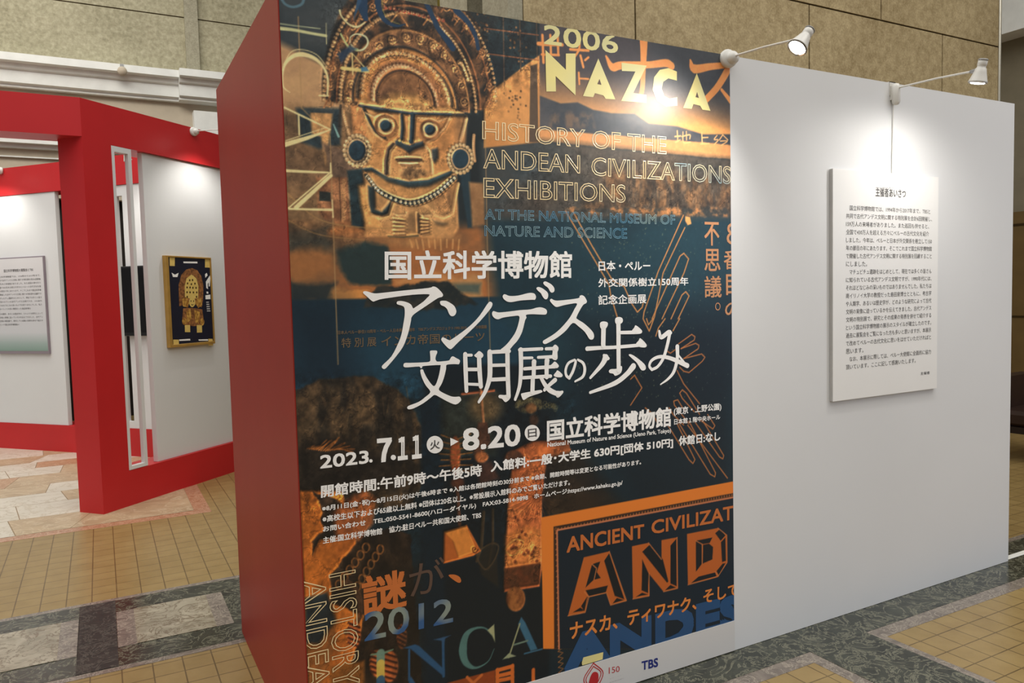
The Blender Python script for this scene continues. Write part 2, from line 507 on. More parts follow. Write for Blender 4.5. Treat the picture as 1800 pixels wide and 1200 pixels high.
def poly_mask(pts, soft, wob=None):
    sl = win(pts, soft*2+.004); X = UX[sl]; Z = UZ[sl]
    if wob is not None: X = X+wob[0][sl]; Z = Z+wob[1][sl]
    ins = np.zeros(X.shape, bool); d = np.full(X.shape, 9.)
    n = len(pts)
    for i in range(n):
        (x0, z0), (x1, z1) = pts[i], pts[(i+1) % n]
        if z0 != z1:
            c = ((z0 > Z) != (z1 > Z)) & (X < (x1-x0)*(Z-z0)/(z1-z0)+x0); ins ^= c
        d = np.minimum(d, seg_d(X, Z, (x0, z0), (x1, z1))[0])
    sd = np.where(ins, d, -d)
    return sl, np.clip(sd/max(soft, 1e-4)*.5+.5, 0, 1)
def fill(pts, color, alpha=1, soft=.002, wob=None):
    sl, a = poly_mask(pts, soft, wob); lay(sl, a*alpha, color)
def stroke(pts, w, color, alpha=1, soft=.0016, close=False):
    """w in metres, one value or one per point"""
    if close: pts = list(pts)+[pts[0]]
    ws = w if isinstance(w, (list, tuple)) else [w]*len(pts)
    if close and len(ws) < len(pts): ws = list(ws)+[ws[0]]
    sl = win(pts, max(ws)+.004); X = UX[sl]; Z = UZ[sl]
    if X.size == 0: return
    a = np.zeros(X.shape)
    for i in range(len(pts)-1):
        s2 = win(pts[i:i+2], max(ws)+.004)
        j0 = s2[0].start-sl[0].start; i0 = s2[1].start-sl[1].start
        ss = (slice(j0, j0+s2[0].stop-s2[0].start), slice(i0, i0+s2[1].stop-s2[1].start))
        if X[ss].size == 0: continue
        d, t = seg_d(X[ss], Z[ss], pts[i], pts[i+1])
        hw = (ws[i]*(1-t)+ws[i+1]*t)/2
        a[ss] = np.maximum(a[ss], np.clip((hw-d)/soft*.5+.5, 0, 1))
    lay(sl, a*alpha, color)
def dots(pts, r, color, hi=None, alpha=1):
    for p in pts:
        stroke([p, p], 2*r, color, alpha)
        if hi is not None: stroke([(p[0]-r*.3, p[1]+r*.3)]*2, r*.9, hi, alpha)
def ell(cx, cy, rx, ry, n=40, a0=0, a1=2*PI):
    """ellipse traced on the photo"""
    return [pp(cx+rx*math.cos(a0+(a1-a0)*k/n), cy+ry*math.sin(a0+(a1-a0)*k/n)) for k in range(n+1)]
def arch(L, A, R, n=40, t0=0.0, t1=PI):
    c = ((L[0]+R[0])/2, (L[1]+R[1])/2); h = ((R[0]-L[0])/2, (R[1]-L[1])/2); v = (A[0]-c[0], A[1]-c[1])
    return [pp(c[0]-h[0]*math.cos(t0+(t1-t0)*k/n)+v[0]*math.sin(t0+(t1-t0)*k/n), c[1]-h[1]*math.cos(t0+(t1-t0)*k/n)+v[1]*math.sin(t0+(t1-t0)*k/n)) for k in range(n+1)]
def spiral(cx, cy, r, turns=1.6, ph=0, d=1, n=26):
    return [pp(cx+r*(1-.85*k/n)*math.cos(ph+d*2*PI*turns*k/n), cy+r*(1-.85*k/n)*1.15*math.sin(ph+d*2*PI*turns*k/n)) for k in range(n+1)]
def P_(pts): return [pp(*p) for p in pts]
def tint(base, nz, amp):
    """flat colour broken up by noise"""
    f = (nz-.5)*2
    return np.clip(np.array(base)[None, None, :]*(1+f[..., None]*amp), 0, 255)
def two(c0, c1, nz, lo=.35, hi=.65):
    f = np.clip((nz-lo)/(hi-lo), 0, 1)[..., None]
    return np.array(c0)*(1-f)+np.array(c1)*f

n_big = fbm(.35, 1, 6, 2.0); n_mid = fbm(.12, 2, 5, 1.6); n_fine = fbm(.03, 3, 4); n_cloud = fbm(.3, 4, 6, 2.4)
n_grain = fbm(.012, 6, 3); n_str = fbm(.06, 8, 5, .5)
wob1 = ((fbm(.08, 11, 5)-.5)*.05, (fbm(.08, 12, 5)-.5)*.05)
wob2 = ((fbm(.03, 13, 4)-.5)*.018, (fbm(.03, 14, 4)-.5)*.018)
NAVY = (26, 50, 66); DNAVY = (20, 32, 42); ORG = (196, 130, 76); TAN = (208, 158, 108); BRN = (112, 80, 56); LT = (226, 186, 140); GREY = (48, 62, 66)

# --- upper left: dusk sky, sand and adobe wall
fill(P_([(470, -60), (965, -60), (965, 600), (470, 600)]), tint((38, 46, 50), n_mid, .3))
fill(P_([(480, -60), (640, -60), (610, 90), (485, 90)]), two((52, 62, 70), (84, 86, 88), n_big), 1, .03)
fill(P_([(485, 72), (560, 108), (640, 130), (640, 200), (485, 200)]), two((200, 162, 122), (184, 146, 112), n_mid), 1, .012)
fill(P_([(485, 190), (650, 190), (660, 420), (490, 420)]), two((96, 76, 58), (136, 106, 78), n_mid), 1, .02)
fill(P_([(490, 255), (560, 262), (610, 300), (560, 330), (492, 330)]), (116, 90, 70), .6, .02)
fill(P_([(520, 190), (600, 190), (598, 255), (560, 262), (530, 250)]), NAVY, .8, .006)
fill(P_([(545, 196), (585, 196), (580, 235), (572, 290), (564, 240), (548, 235)]), (206, 156, 106), .95, .004)
stroke(P_([(538, 194), (585, 196)]), .012, (62, 70, 74))
fill(P_([(565, 250), (600, 262), (628, 300), (622, 318), (585, 312)]), (112, 90, 76), 1, .006)
fill(P_([(556, 312), (618, 312), (616, 395), (575, 392), (558, 370)]), two((136, 92, 66), (164, 116, 84), n_fine), 1, .004)
fill(P_([(561, 336), (581, 338), (581, 354), (561, 353)]), (44, 50, 48), 1, .002)
for k in range(9): stroke(spiral(604, 318+k*8.4, 4.2, 1.2, k), .0035, (188, 142, 100))
stroke(P_([(596, 312), (599, 388)]), .003, (90, 64, 46)); stroke(P_([(613, 312), (616, 388)]), .004, (196, 150, 108))
# --- clouds band
fill(P_([(485, 395), (965, 395), (965, 560), (485, 560)]), two((44, 58, 62), (170, 110, 66), n_cloud, .4, .6), 1, .02)
fill(P_([(500, 440), (585, 440), (590, 480), (520, 500), (500, 490)]), (166, 110, 66), .85, .02, wob1)
fill(P_([(505, 400), (580, 395), (575, 432), (507, 440)]), (60, 58, 52), .8, .015, wob1)
fill(P_([(596, 445), (640, 425), (680, 430), (700, 470), (690, 500), (610, 498), (592, 480)]), (42, 58, 60), 1, .008, wob1)
fill(P_([(580, 508), (650, 512), (640, 530), (575, 528)]), (206, 144, 82), .95, .006, wob1)
fill(P_([(700, 488), (790, 480), (845, 530), (830, 532), (775, 500), (700, 500)]), (196, 140, 90), .9, .008, wob1)
fill(P_([(790, 480), (850, 490), (850, 528), (830, 530)]), (186, 142, 98), .8, .01, wob1)
fill(P_([(795, 498), (845, 498), (842, 516), (805, 514)]), (66, 88, 90), .8, .008)
fill(P_([(505, 495), (590, 500), (580, 530), (508, 532)]), (44, 52, 54), .9, .008, wob1)
# --- sea, mountain peak and the text band below it
fill(P_([(505, 527), (965, 520), (985, 700), (510, 700)]), two((26, 52, 68), (34, 66, 86), n_big), 1, .004)
fill(P_([(505, 527), (600, 530), (640, 700), (510, 720)]), (20, 36, 50), .7, .06)
fill(P_([(640, 530), (662, 505), (720, 500), (745, 494), (790, 495), (815, 518), (840, 535), (760, 545), (640, 540)]), two((34, 42, 44), (58, 56, 52), n_fine), 1, .004, wob2)
# --- dark rock with straw hut
fill(P_([(515, 690), (560, 664), (600, 662), (655, 660), (690, 680), (715, 700), (740, 745), (748, 800), (745, 850), (720, 890), (520, 900)]), two((46, 40, 34), (80, 64, 48), n_str), 1, .004, wob2)
fill(P_([(520, 800), (560, 765), (600, 770), (640, 790), (720, 800), (700, 860), (530, 870)]), (32, 28, 26), .8, .02)
for k in range(16):
    a = pp(540+k*4, 792-abs(8-k)*.5); b = pp(552+k*4.5+(k % 3)*4, 766+(k % 4)*3+abs(7-k)*2.4); stroke([a, b], .004, (150, 92, 46), .75)
for k in range(12): stroke(P_([(560+k*14, 735-k*5), (545+k*15+(k % 3)*5, 752-k*3)]), .004, (96, 76, 54), .5)
# --- deep night panels of the lower half
fill(P_([(745, 640), (965, 640), (965, 1230), (740, 1230)]), (20, 30, 38), .9, .01)
fill(P_([(740, 700), (775, 700), (785, 1230), (740, 1230)]), (20, 36, 48), 1, .008)
# --- warm sky and figure at lower left
fill(P_([(515, 862), (600, 862), (640, 1000), (640, 1230), (520, 1230)]), two((188, 110, 48), (168, 96, 44), n_mid), 1, .004)
fill(P_([(545, 860), (560, 878), (570, 930), (548, 950), (550, 975), (562, 950), (610, 935), (690, 930), (720, 940), (745, 1230), (660, 1230), (600, 1230), (640, 1080), (580, 1060), (582, 1010), (620, 960), (640, 930), (600, 880)]), two((34, 28, 26), (54, 42, 34), n_str), 1, .003, wob2)
fill(P_([(618, 872), (640, 862), (660, 875), (655, 920), (630, 950), (590, 940), (585, 900)]), (178, 100, 56), .8, .008)
fill(P_([(536, 1140), (560, 1120), (590, 1080), (588, 1130), (575, 1180), (550, 1230), (536, 1230)]), (140, 88, 48), .9, .006)
fill(P_([(580, 1170), (640, 1160), (640, 1230), (575, 1230)]), (134, 84, 40), .9, .006)
fill(P_([(536, 1050), (575, 1040), (590, 1090), (560, 1130), (536, 1130)]), (22, 40, 54), .9, .006)
for k in range(6):
    stroke(ell(643-k*9.5, 962+k*13, 6, 8, 14), .0045, (140, 92, 54), .95); stroke(ell(668-k*8, 965+k*13, 5.5, 8, 14), .0045, (140, 92, 54), .95)
stroke(ell(603, 1066, 30, 44, 30, -1.4, 1.4), .018, (84, 58, 44), .8)
for cx, cy, rx, ry in ((622, 1115, 12, 24), (706, 1118, 9, 22), (663, 1165, 14, 24), (684, 1170, 16, 28)):
    fill(ell(cx, cy, rx, ry), (176, 96, 54), 1, .003)
    for k in range(-2, 3): stroke(P_([(cx-rx*.8, cy+k*ry*.36-4), (cx+rx*.8, cy+k*ry*.36+4)]), .007, (62, 32, 26), .9)
fill(P_([(648, 1000), (740, 990), (745, 1230), (690, 1230), (700, 1100), (640, 1100)]), (34, 32, 30), .55, .02)
# --- sepia field and dancers, middle of the lower half
fill(P_([(775, 690), (850, 690), (875, 780), (870, 800), (778, 800)]), (50, 54, 48), .8, .015)
fill(ell(855, 715, 30, 26), (122, 98, 68), .8, .02)
stroke(P_([(812, 692), (868, 686)]), .008, (172, 100, 70)); stroke(P_([(842, 668), (846, 700), (850, 745)]), .009, (170, 116, 80))
fill(P_([(840, 742), (856, 742), (862, 775), (845, 800), (832, 800), (836, 765)]), (92, 60, 46), .9, .003)
fill(ell(800, 800, 9, 34), (150, 80, 48), 1, .004)
for k in range(7):
    stroke(P_([(798, 772+k*9), (775-(k % 2)*3, 764+k*11)]), .004, (120, 82, 46)); stroke(P_([(803, 772+k*9), (827+(k % 2)*3, 762+k*11)]), .004, (120, 82, 46))
fill(ell(846, 803, 12, 10), (156, 96, 60), 1, .004); fill(P_([(838, 815), (862, 810), (878, 840), (850, 850), (845, 880)]), (70, 46, 40), .9, .008)
fill(ell(804, 848, 12, 10), (92, 54, 40), .9, .006); stroke(P_([(803, 850), (808, 925)]), .012, (100, 62, 44), .8)
stroke(P_([(850, 900), (846, 960), (838, 985)]), .012, (78, 62, 46), .8); stroke(P_([(866, 895), (866, 950), (858, 1000)]), .009, (78, 62, 46), .8)
fill(P_([(852, 960), (872, 952), (876, 1032), (846, 1010), (840, 985)]), (44, 40, 36), .8, .004)
stroke(round_poly(P_([(838, 975), (862, 955), (876, 960), (868, 985), (852, 1000)])), .006, (76, 62, 48), .8, close=True)
fill(P_([(780, 935), (820, 922), (845, 968), (832, 976), (779, 990)]), (176, 98, 48), 1, .002)
fill(P_([(780, 934), (819, 923), (838, 968), (806, 980), (796, 950)]), (208, 134, 66), 1, .002)
stroke(spiral(834, 965, 6, 1.2), .004, (98, 54, 32))
# --- robed figure
fill(P_([(905, 790), (935, 775), (1000, 772), (1002, 800), (962, 806), (952, 870), (952, 1000), (948, 1030), (886, 1040), (888, 960), (893, 860), (900, 820)]), two((176, 96, 58), (198, 120, 72), n_mid), 1, .003)
fill(P_([(888, 940), (925, 925), (952, 930), (950, 1000), (888, 1000)]), two((206, 132, 74), (190, 116, 62), n_mid), .9, .01)
fill(P_([(886, 998), (950, 988), (948, 1026), (885, 1035)]), two((110, 62, 40), (72, 46, 32), n_fine, .3, .7), 1, .003)
fill(ell(903, 808, 17, 18), two((120, 74, 52), (64, 44, 36), n_fine), 1, .004)
fill(P_([(938, 781), (990, 776), (1004, 790), (985, 802), (945, 806)]), (192, 108, 62), 1, .003)
for k in range(26): stroke([pp(945, 872), pp(945+44*math.cos(k*.2417), 880+38*math.sin(k*.2417))], .003, (120, 66, 40), .65)
for k in range(22):
    r_ = random.Random(k); stroke([pp(893+r_.random()*52, 900+r_.random()*90)]*2, .012, (110, 58, 38), .85)
stroke(round_poly(P_([(888, 965), (905, 948), (920, 952), (912, 968), (900, 976)])), .005, (206, 150, 84))
fill(ell(930, 712, 24, 14), two((54, 50, 44), (128, 112, 76), n_grain, .4, .6), .9, .004)
for k in range(40):
    r_ = random.Random(k+90); cx = 905+r_.random()*74; cy = 698+abs(cx-930)*.28+r_.random()*10
    stroke(ell(cx, cy, 3, 3, 8), .0025, (140, 124, 84), .8)
fill(ell(933, 717, 10, 9), (166, 110, 66), 1, .004); fill(ell(938, 738, 8, 10), (110, 68, 48), .9, .006)
fill(ell(906, 1052, 17, 22), two((150, 96, 56), (104, 62, 40), n_fine), 1, .003)
fill(P_([(868, 700), (900, 690), (1000, 690), (1005, 770), (940, 776), (880, 780)]), (24, 32, 36), .35, .02)
fill(P_([(958, 800), (1110, 780), (1110, 905), (958, 905)]), two((38, 32, 28), (70, 52, 38), n_mid), .85, .01)
fill(P_([(1112, 800), (1150, 798), (1172, 822), (1168, 828), (1125, 810)]), (190, 112, 54), 1, .002)
fill(P_([(1110, 826), (1132, 816), (1128, 830), (1112, 842)]), (182, 102, 46), 1, .002)
stroke(P_([(1128, 838), (1134, 850)]), .008, (150, 84, 40))
fill(P_([(975, 880), (1060, 862), (1058, 892), (975, 905)]), (50, 40, 32), .7, .01)
# --- night sky to the right with geoglyphs
fill(P_([(850, 375), (1300, 368), (1300, 900), (1110, 905), (1000, 760), (960, 640), (870, 540)]), two((28, 52, 64), (38, 68, 82), n_big), 1, .03)
fill(P_([(1020, 560), (1300, 545), (1300, 900), (1110, 905), (1000, 760)]), (22, 34, 44), .8, .1)
# desert plain photograph
BXL = [(946, 20), (1290, 70)]
fill(P_([(946, 20), (1300, 60), (1300, 262), (948, 232)]), two((76, 72, 80), (92, 84, 88), n_big), 1, .001)
sl, a = poly_mask(P_([(946, 20), (1300, 60), (1300, 262), (948, 232)]), .001)
zz = np.clip((2.27-UZ[sl])/.16, 0, 1)[..., None]
lay(sl, a, np.array((76, 72, 80))*(1-zz**1.3)+np.array((224, 162, 104))*zz**1.3)
fill(P_([(1120, 60), (1300, 60), (1300, 215), (1240, 190), (1160, 130)]), (72, 78, 88), .7, .06)
fill(P_([(948, 168), (985, 182), (1015, 180), (1042, 193), (1075, 199), (1115, 200), (1140, 217), (1190, 222), (1235, 236), (1300, 236), (1300, 262), (948, 232)]), two((62, 68, 80), (92, 90, 96), n_mid), 1, .003)
fill(P_([(970, 195), (1040, 200), (1045, 225), (965, 226)]), two((62, 68, 80), (150, 116, 92), n_fine), .6, .01)
fill(P_([(948, 227), (1300, 256), (1300, 282), (948, 248)]), (216, 156, 106), 1, .003, (wob2[0]*.3, wob2[1]*.3))
fill(P_([(845, 250), (948, 246), (1300, 280), (1300, 385), (848, 385)]), two((96, 82, 72), (62, 70, 76), n_big), .95, .014)
fill(P_([(1080, 300), (1300, 315), (1300, 372), (1010, 375)]), two((78, 68, 60), (140, 104, 74), n_str, .4, .7), .9, .02, wob1)
fill(P_([(990, 366), (1280, 366), (1280, 380), (1000, 374)]), two((70, 72, 72), (190, 132, 86), n_fine, .4, .6), .85, .006, wob2)
r_ = random.Random(3)
for k in range(420):
    cx = 1000+r_.gauss(140, 75); cy = 370+r_.random()*330
    if 1000 < cx < 1284: stroke([pp(cx, cy)]*2, .003+.002*r_.random(), (150, 150, 120), .25+.4*r_.random())
LINE = (206, 146, 92)
def geo(ox, oy, s, pts, w=.0048, c=LINE): stroke(Q(ox, oy, s, pts), w, c)
geo(990, 360, 6, [(25, 70), (340, 600), (480, 840), (500, 960), (570, 1190)]); geo(990, 360, 6, [(100, 70), (300, 430), (520, 800), (640, 860), (720, 1040), (780, 1130), (830, 1080), (850, 1000)])
geo(990, 360, 6, [(1265, 110), (1000, 700), (850, 1130), (840, 1200), (905, 1330), (960, 1180), (1050, 720), (1280, 240)])
geo(990, 360, 6, [(935, 1200), (1140, 740), (1230, 540), (1270, 510), (1320, 570), (1270, 720), (1040, 1200)]); geo(990, 360, 6, [(1135, 1200), (1250, 950), (1290, 915), (1325, 960), (1210, 1200)])
fill(Q(990, 360, 6, [(1285, 120), (1335, 130), (1350, 200), (1310, 215), (1285, 170)]), (224, 166, 108), 1, .002)
geo(1080, 560, 4.286, [(310, 130), (330, 70), (380, 0)]); geo(1080, 560, 4.286, [(240, 0), (255, 45), (275, 20), (290, 0)]); geo(1080, 560, 4.286, [(440, 90), (490, 0)])
for q in ([(480, 190), (580, 118), (605, 135), (600, 160), (500, 225)], [(500, 225), (610, 185), (635, 200), (630, 225), (520, 300)], [(520, 300), (655, 265), (680, 290), (660, 320), (560, 405), (520, 395), (490, 365)], [(390, 240), (420, 260), (460, 230)],
          [(470, 390), (520, 490), (640, 640)], [(120, 455), (150, 425), (205, 520), (120, 650)],
          [(600, 700), (510, 600), (490, 560), (510, 535), (540, 560), (640, 720)], [(560, 790), (450, 650), (445, 620), (475, 610), (530, 700)],
          [(400, 800), (560, 1060), (590, 1090), (605, 1060), (470, 790)], [(480, 780), (720, 1170), (755, 1190), (760, 1160), (560, 770)], [(600, 770), (790, 1040), (815, 1055), (822, 1030), (660, 760)], [(640, 760), (740, 830), (755, 805), (700, 720)], [(550, 800), (850, 1200)], [(230, 670), (290, 720), (330, 800)], [(410, 670), (440, 720), (520, 800)]):
    geo(1080, 560, 4.286, q, .0042, (190, 122, 74))

# --- golden mask: a generic ceremonial face under a ringed half-moon crown
fill(arch((566, 178), (712, -52), (882, 196)), two((44, 42, 40), (108, 76, 52), n_fine), .95, .004)
fill(arch((866, 170), (712, -40), (570, 170))+P_([(575, 178)]), two((58, 48, 42), (100, 72, 52), n_fine), .3, .004)
fill(P_([(866, 158), (948, 96), (948, 250), (850, 260), (850, 190)]), two((198, 140, 86), (212, 154, 98), n_mid), 1, .003)
fill(P_([(886, 20), (948, 34), (948, 96), (868, 152), (850, 80)]), two((26, 38, 46), (36, 50, 56), n_mid), 1, .003)
for k in range(3): stroke(P_([(884+k*29, 20), (886+k*29, 150-k*24)]), .004, (112, 84, 64), .8)
for yy in (52, 96): stroke(P_([(850, yy-2), (946, yy+10)]), .004, (150, 96, 66), .9)
for k in range(70):
    r2 = random.Random(k+300); cx, cy = ((904, 76), (905, 180), (848, 35))[k % 3]
    stroke([pp(cx+r2.gauss(0, 8), cy+r2.gauss(0, 15))]*2, .007, (150, 108, 72) if k % 2 else (70, 52, 40), .9)
fill(P_([(932, 116), (944, 112), (946, 250), (930, 250)]), (64, 58, 56), .8, .002)
for q in ((570, 176, 714, -28, 872, 178), (598, 180, 714, 22, 836, 196)):
    A = arch(q[:2], q[2:4], q[4:], 78); dots(A, .0055, (176, 136, 96), (222, 186, 144))
for L, Ax, R in (((578, 178), (714, -16), (862, 182)), ((592, 180), (714, 10), (844, 192))): stroke(arch(L, Ax, R), .006, (150, 100, 66))
for k in range(21):
    t = k/20*PI; x = 720-142*math.cos(t); yv = 180-188*math.sin(t)
    stroke(spiral(x, yv, 7, 1.4, k), .0042, (184, 132, 88)); stroke(P_([(x-9, yv+9), (x+2, yv-11)]), .004, (160, 108, 72))
# latticed triangles at the crown's top
for x in (640, 700, 760, 815):
    stroke(P_([(x-16, 44), (x, 22), (x+16, 46)]), .005, (176, 124, 80))
for k in range(14): dots([pp(668+k*8.5, 11+k*1.9)], .006, (150, 76, 56), (216, 170, 130))
fill(arch((604, 180), (714, 50), (826, 198), 50), two((92, 68, 50), (146, 104, 72), n_fine), 1, .003)
for k in range(13):
    t = .06+k/12*(PI-.12); x = 714-101*math.cos(t); yv = 186-120*math.sin(t)
    stroke(spiral(x, yv, 7.5, 1.5, k*.8+2), .0048, (206, 156, 106)); stroke(spiral(x+5, yv+2, 9, .4, k*.8), .004, (74, 54, 42))
stroke(arch((606, 180), (714, 53), (824, 197)), .006, (170, 124, 82))
dots(arch((806, 110), (822, 140), (832, 190), 12, 0, PI/2), .006, (196, 150, 104), (230, 190, 146))
fill(arch((618, 178), (706, 80), (806, 194), 50), (62, 56, 52), 1, .003)
fill(arch((622, 178), (708, 85), (802, 192), 50), two((206, 148, 92), (186, 128, 80), n_fine), 1, .003)
stroke(arch((628, 170), (706, 96), (794, 186)), .012, (64, 60, 56), .75)
dots(arch((637, 164), (704, 94), (788, 182), 30), .0075, (206, 152, 104), (238, 198, 152))
fill(arch((646, 178), (706, 106), (784, 188), 50), two((176, 122, 80), (150, 104, 72), n_fine), 1, .003)
dots(arch((656, 176), (706, 116), (768, 184), 28), .007, (190, 142, 106), (236, 196, 156))
stroke(arch((661, 178), (709, 124), (763, 186)), .007, (84, 62, 48))
fill(arch((665, 180), (711, 128), (760, 187), 50), two((152, 108, 74), (134, 96, 70), n_mid), 1, .003)
fill(P_([(668, 176), (690, 164), (730, 166), (757, 182), (757, 188), (668, 182)]), (224, 170, 108), .9, .012)
# face plate
fill(P_([(636, 184), (660, 196), (800, 204), (806, 250), (802, 300), (780, 318), (720, 330), (670, 318), (645, 300), (640, 240)]), two((194, 138, 88), (214, 160, 106), n_mid), 1, .004)
fill(P_([(616, 184), (634, 186), (646, 240), (640, 300), (622, 250)]), (216, 150, 98), .9, .004)
fill(P_([(796, 204), (820, 204), (818, 250), (800, 310)]), (176, 128, 86), .9, .006)
T3 = lambda pts: Q(590, 170, 6.92, pts)
fill(T3([(260, 20), (330, 30), (520, 80), (1200, 130), (1390, 130), (1560, 200), (1400, 205), (900, 190), (560, 140), (290, 100)]), (222, 166, 110), 1, .003)
stroke(T3([(290, 110), (560, 150), (900, 205), (1400, 215)]), .008, (56, 66, 76))
stroke(T3([(330, 120), (420, 320), (480, 420), (600, 500)]), .009, (62, 66, 66)); stroke(T3([(380, 330), (440, 420), (560, 520)]), .006, (226, 180, 130))
stroke(T3([(360, 190), (470, 250), (560, 225), (690, 240)]), .005, (232, 190, 142)); stroke(T3([(1000, 260), (1120, 270), (1260, 300), (1390, 250)]), .005, (226, 180, 132))
fill(T3([(1000, 290), (1150, 280), (1260, 310), (1380, 260), (1340, 380), (1200, 520), (1080, 560), (1010, 480)]), (150, 106, 72), .6, .006)
stroke(T3([(1390, 260), (1330, 380), (1200, 510), (1110, 560)]), .005, (220, 172, 124))
for cx, cy, r in ((605, 352, 66), (1143, 400, 60)):
    E_ = [(cx+1.9*r*math.cos(k*.314), cy+1.9*r*math.sin(k*.314)) for k in range(20)]
    stroke(T3(E_), .006, (142, 98, 66), close=True)
    E_ = [(cx+1.35*r*math.cos(k*.314), cy+1.3*r*math.sin(k*.314)) for k in range(20)]
    stroke(T3(E_), .007, (234, 188, 138), close=True)
    fill(T3([(cx+1.05*r*math.cos(k*.314), cy+1.05*r*math.sin(k*.314)) for k in range(20)]), (44, 66, 80), 1, .002)
stroke(T3([(805, 230), (812, 380), (800, 520)]), .011, (50, 62, 70)); stroke(T3([(935, 220), (925, 380), (915, 540)]), .017, (42, 60, 72))
fill(T3([(820, 230), (905, 230), (895, 520), (850, 560), (840, 380)]), (210, 152, 100), 1, .003)
fill(T3([(720, 540), (780, 500), (830, 570), (900, 590), (970, 560), (1060, 540), (1070, 600), (960, 640), (890, 690), (800, 620), (720, 580)]), (54, 66, 74), 1, .003)
for cx, cy in ((775, 530), (820, 545), (870, 560), (960, 530), (1005, 520)): dots(T3([(cx, cy)]), .005, (226, 176, 112))
fill(T3([(700, 620), (800, 640), (890, 700), (1000, 650), (1100, 620), (1160, 930), (900, 1010), (650, 940)]), (210, 158, 108), .7, .006)
fill(T3([(800, 850), (950, 830), (1150, 930), (900, 1010), (800, 960)]), two((112, 88, 66), (176, 136, 96), n_grain), .9, .008)
fill(T3([(740, 750), (1040, 750), (1000, 775), (780, 775)]), (70, 56, 48), 1, .002); stroke(T3([(735, 765), (780, 752), (900, 745), (1000, 752), (1045, 765)]), .006, (96, 74, 58)); stroke(T3([(790, 825), (900, 832), (1010, 825)]), .006, (120, 90, 66)); stroke(T3([(760, 800), (900, 810), (1040, 800)]), .006, (232, 186, 136)); stroke(T3([(740, 735), (900, 725), (1040, 735)]), .006, (228, 180, 130))
stroke(T3([(700, 580), (640, 640), (610, 780), (610, 930)]), .012, (92, 76, 66)); stroke(T3([(720, 590), (665, 660), (650, 800), (650, 940)]), .005, (232, 190, 142))
stroke(T3([(1090, 600), (1150, 680), (1165, 800), (1175, 930)]), .008, (232, 188, 138)); fill(T3([(1160, 640), (1240, 620), (1245, 740), (1200, 810), (1170, 760)]), (58, 66, 70), .95, .004)
# pendant chains beside the face
for q in ([(70, 130), (120, 300), (165, 460)], [(1590, 270), (1560, 400), (1520, 540)], [(1680, 470), (1665, 620), (1690, 780)]):
    a0 = T3(q); dots([tuple(np.array(a0[0])*(1-t)**2+2*np.array(a0[1])*t*(1-t)+np.array(a0[2])*t*t) for t in np.linspace(0, 1, 14)], .0055, (196, 150, 108), (232, 196, 154))
stroke(T3([(100, 120), (150, 300), (190, 470)]), .006, (150, 116, 84)); stroke(T3([(60, 110), (45, 300), (40, 480)]), .008, (62, 56, 52), .8)
# neck shadow, collar and beads
fill(T3([(320, 870), (440, 860), (640, 980), (880, 1030), (1120, 1010), (1430, 890), (1440, 930), (1150, 1080), (880, 1110), (600, 1040), (380, 940)]), (46, 68, 78), 1, .003)
fill(P_([(640, 302), (660, 310), (720, 336), (790, 312), (802, 300), (806, 400), (795, 420), (640, 415)]), two((190, 138, 90), (206, 156, 106), n_mid), .9, .004)
fill(P_([(610, 300), (636, 296), (642, 360), (638, 402), (618, 396)]), (40, 58, 66), 1, .004)
fill(P_([(806, 296), (826, 300), (830, 400), (822, 400)]), (42, 62, 74), .95, .004)
fill(P_([(824, 320), (850, 322), (852, 395), (830, 398)]), two((150, 110, 76), (176, 132, 92), n_fine), .95, .005)
T4 = lambda pts: Q(590, 300, 6.92, pts)
fill(T4([(340, 20), (430, 0), (640, 100), (880, 190), (1150, 160), (1420, 20), (1440, 60), (1150, 300), (900, 345), (700, 290), (480, 160)]), (196, 146, 96), 1, .004)
fill(T4([(440, 0), (640, 95), (880, 150), (1120, 130), (1420, 0), (1400, 60), (1120, 190), (880, 205), (620, 130)]), (58, 76, 84), .85, .004)
fill(T4([(390, 180), (470, 200), (480, 470), (560, 500), (620, 430), (690, 350), (700, 400), (640, 540), (440, 540), (390, 400)]), (48, 60, 64), 1, .004)
fill(T4([(270, 180), (340, 160), (380, 240), (410, 500), (520, 600), (560, 690), (360, 690), (300, 420)]), (214, 160, 102), 1, .006)
stroke(T4([(440, 540), (560, 575), (650, 540), (700, 390)]), .012, (220, 170, 116)); stroke(T4([(710, 520), (760, 550), (860, 540), (860, 510)]), .006, (228, 180, 130))
stroke(T4([(1080, 410), (1160, 470), (1200, 540), (1320, 570), (1420, 520), (1460, 300), (1490, 160)]), .011, (222, 172, 120)); stroke(T4([(1160, 540), (1050, 550), (1010, 520)]), .006, (226, 180, 130))
fill(T4([(1200, 330), (1400, 180), (1380, 500), (1240, 520)]), two((140, 104, 74), (186, 138, 94), n_grain), .8, .006)
fill(T4([(1180, 600), (1360, 640), (1300, 665), (1220, 650)]), (96, 84, 70), .8, .006)
for k in range(5):
    stroke(T4([(700, 570+k*48), (850, 590+k*42)]), .006, (222, 172, 120)); stroke(T4([(710, 594+k*48), (850, 612+k*42)]), .005, (112, 82, 58))
    stroke(T4([(1040, 570+k*45), (1150, 590+k*36)]), .005, (222, 172, 120)); stroke(T4([(1040, 592+k*45), (1140, 608+k*36)]), .005, (112, 82, 58))
fill(T4([(870, 520), (960, 500), (960, 740), (850, 740)]), (140, 108, 78), .7, .006); stroke(T4([(1000, 530), (1010, 750)]), .009, (96, 76, 58))
cv = [(380, 20), (560, 220), (900, 345), (1200, 240), (1440, 40)]
cs = smooth_path(T4(cv), [1]*5, 12)[0]; cs = [tuple(c) for c in cs]
stroke([(c[0], c[1]-.012) for c in cs], .016, (40, 52, 58)); stroke(cs, .0055, (206, 164, 118))
dots([(c[0], c[1]-.013) for c in cs[::2]], .0052, (206, 182, 148), (240, 224, 196))
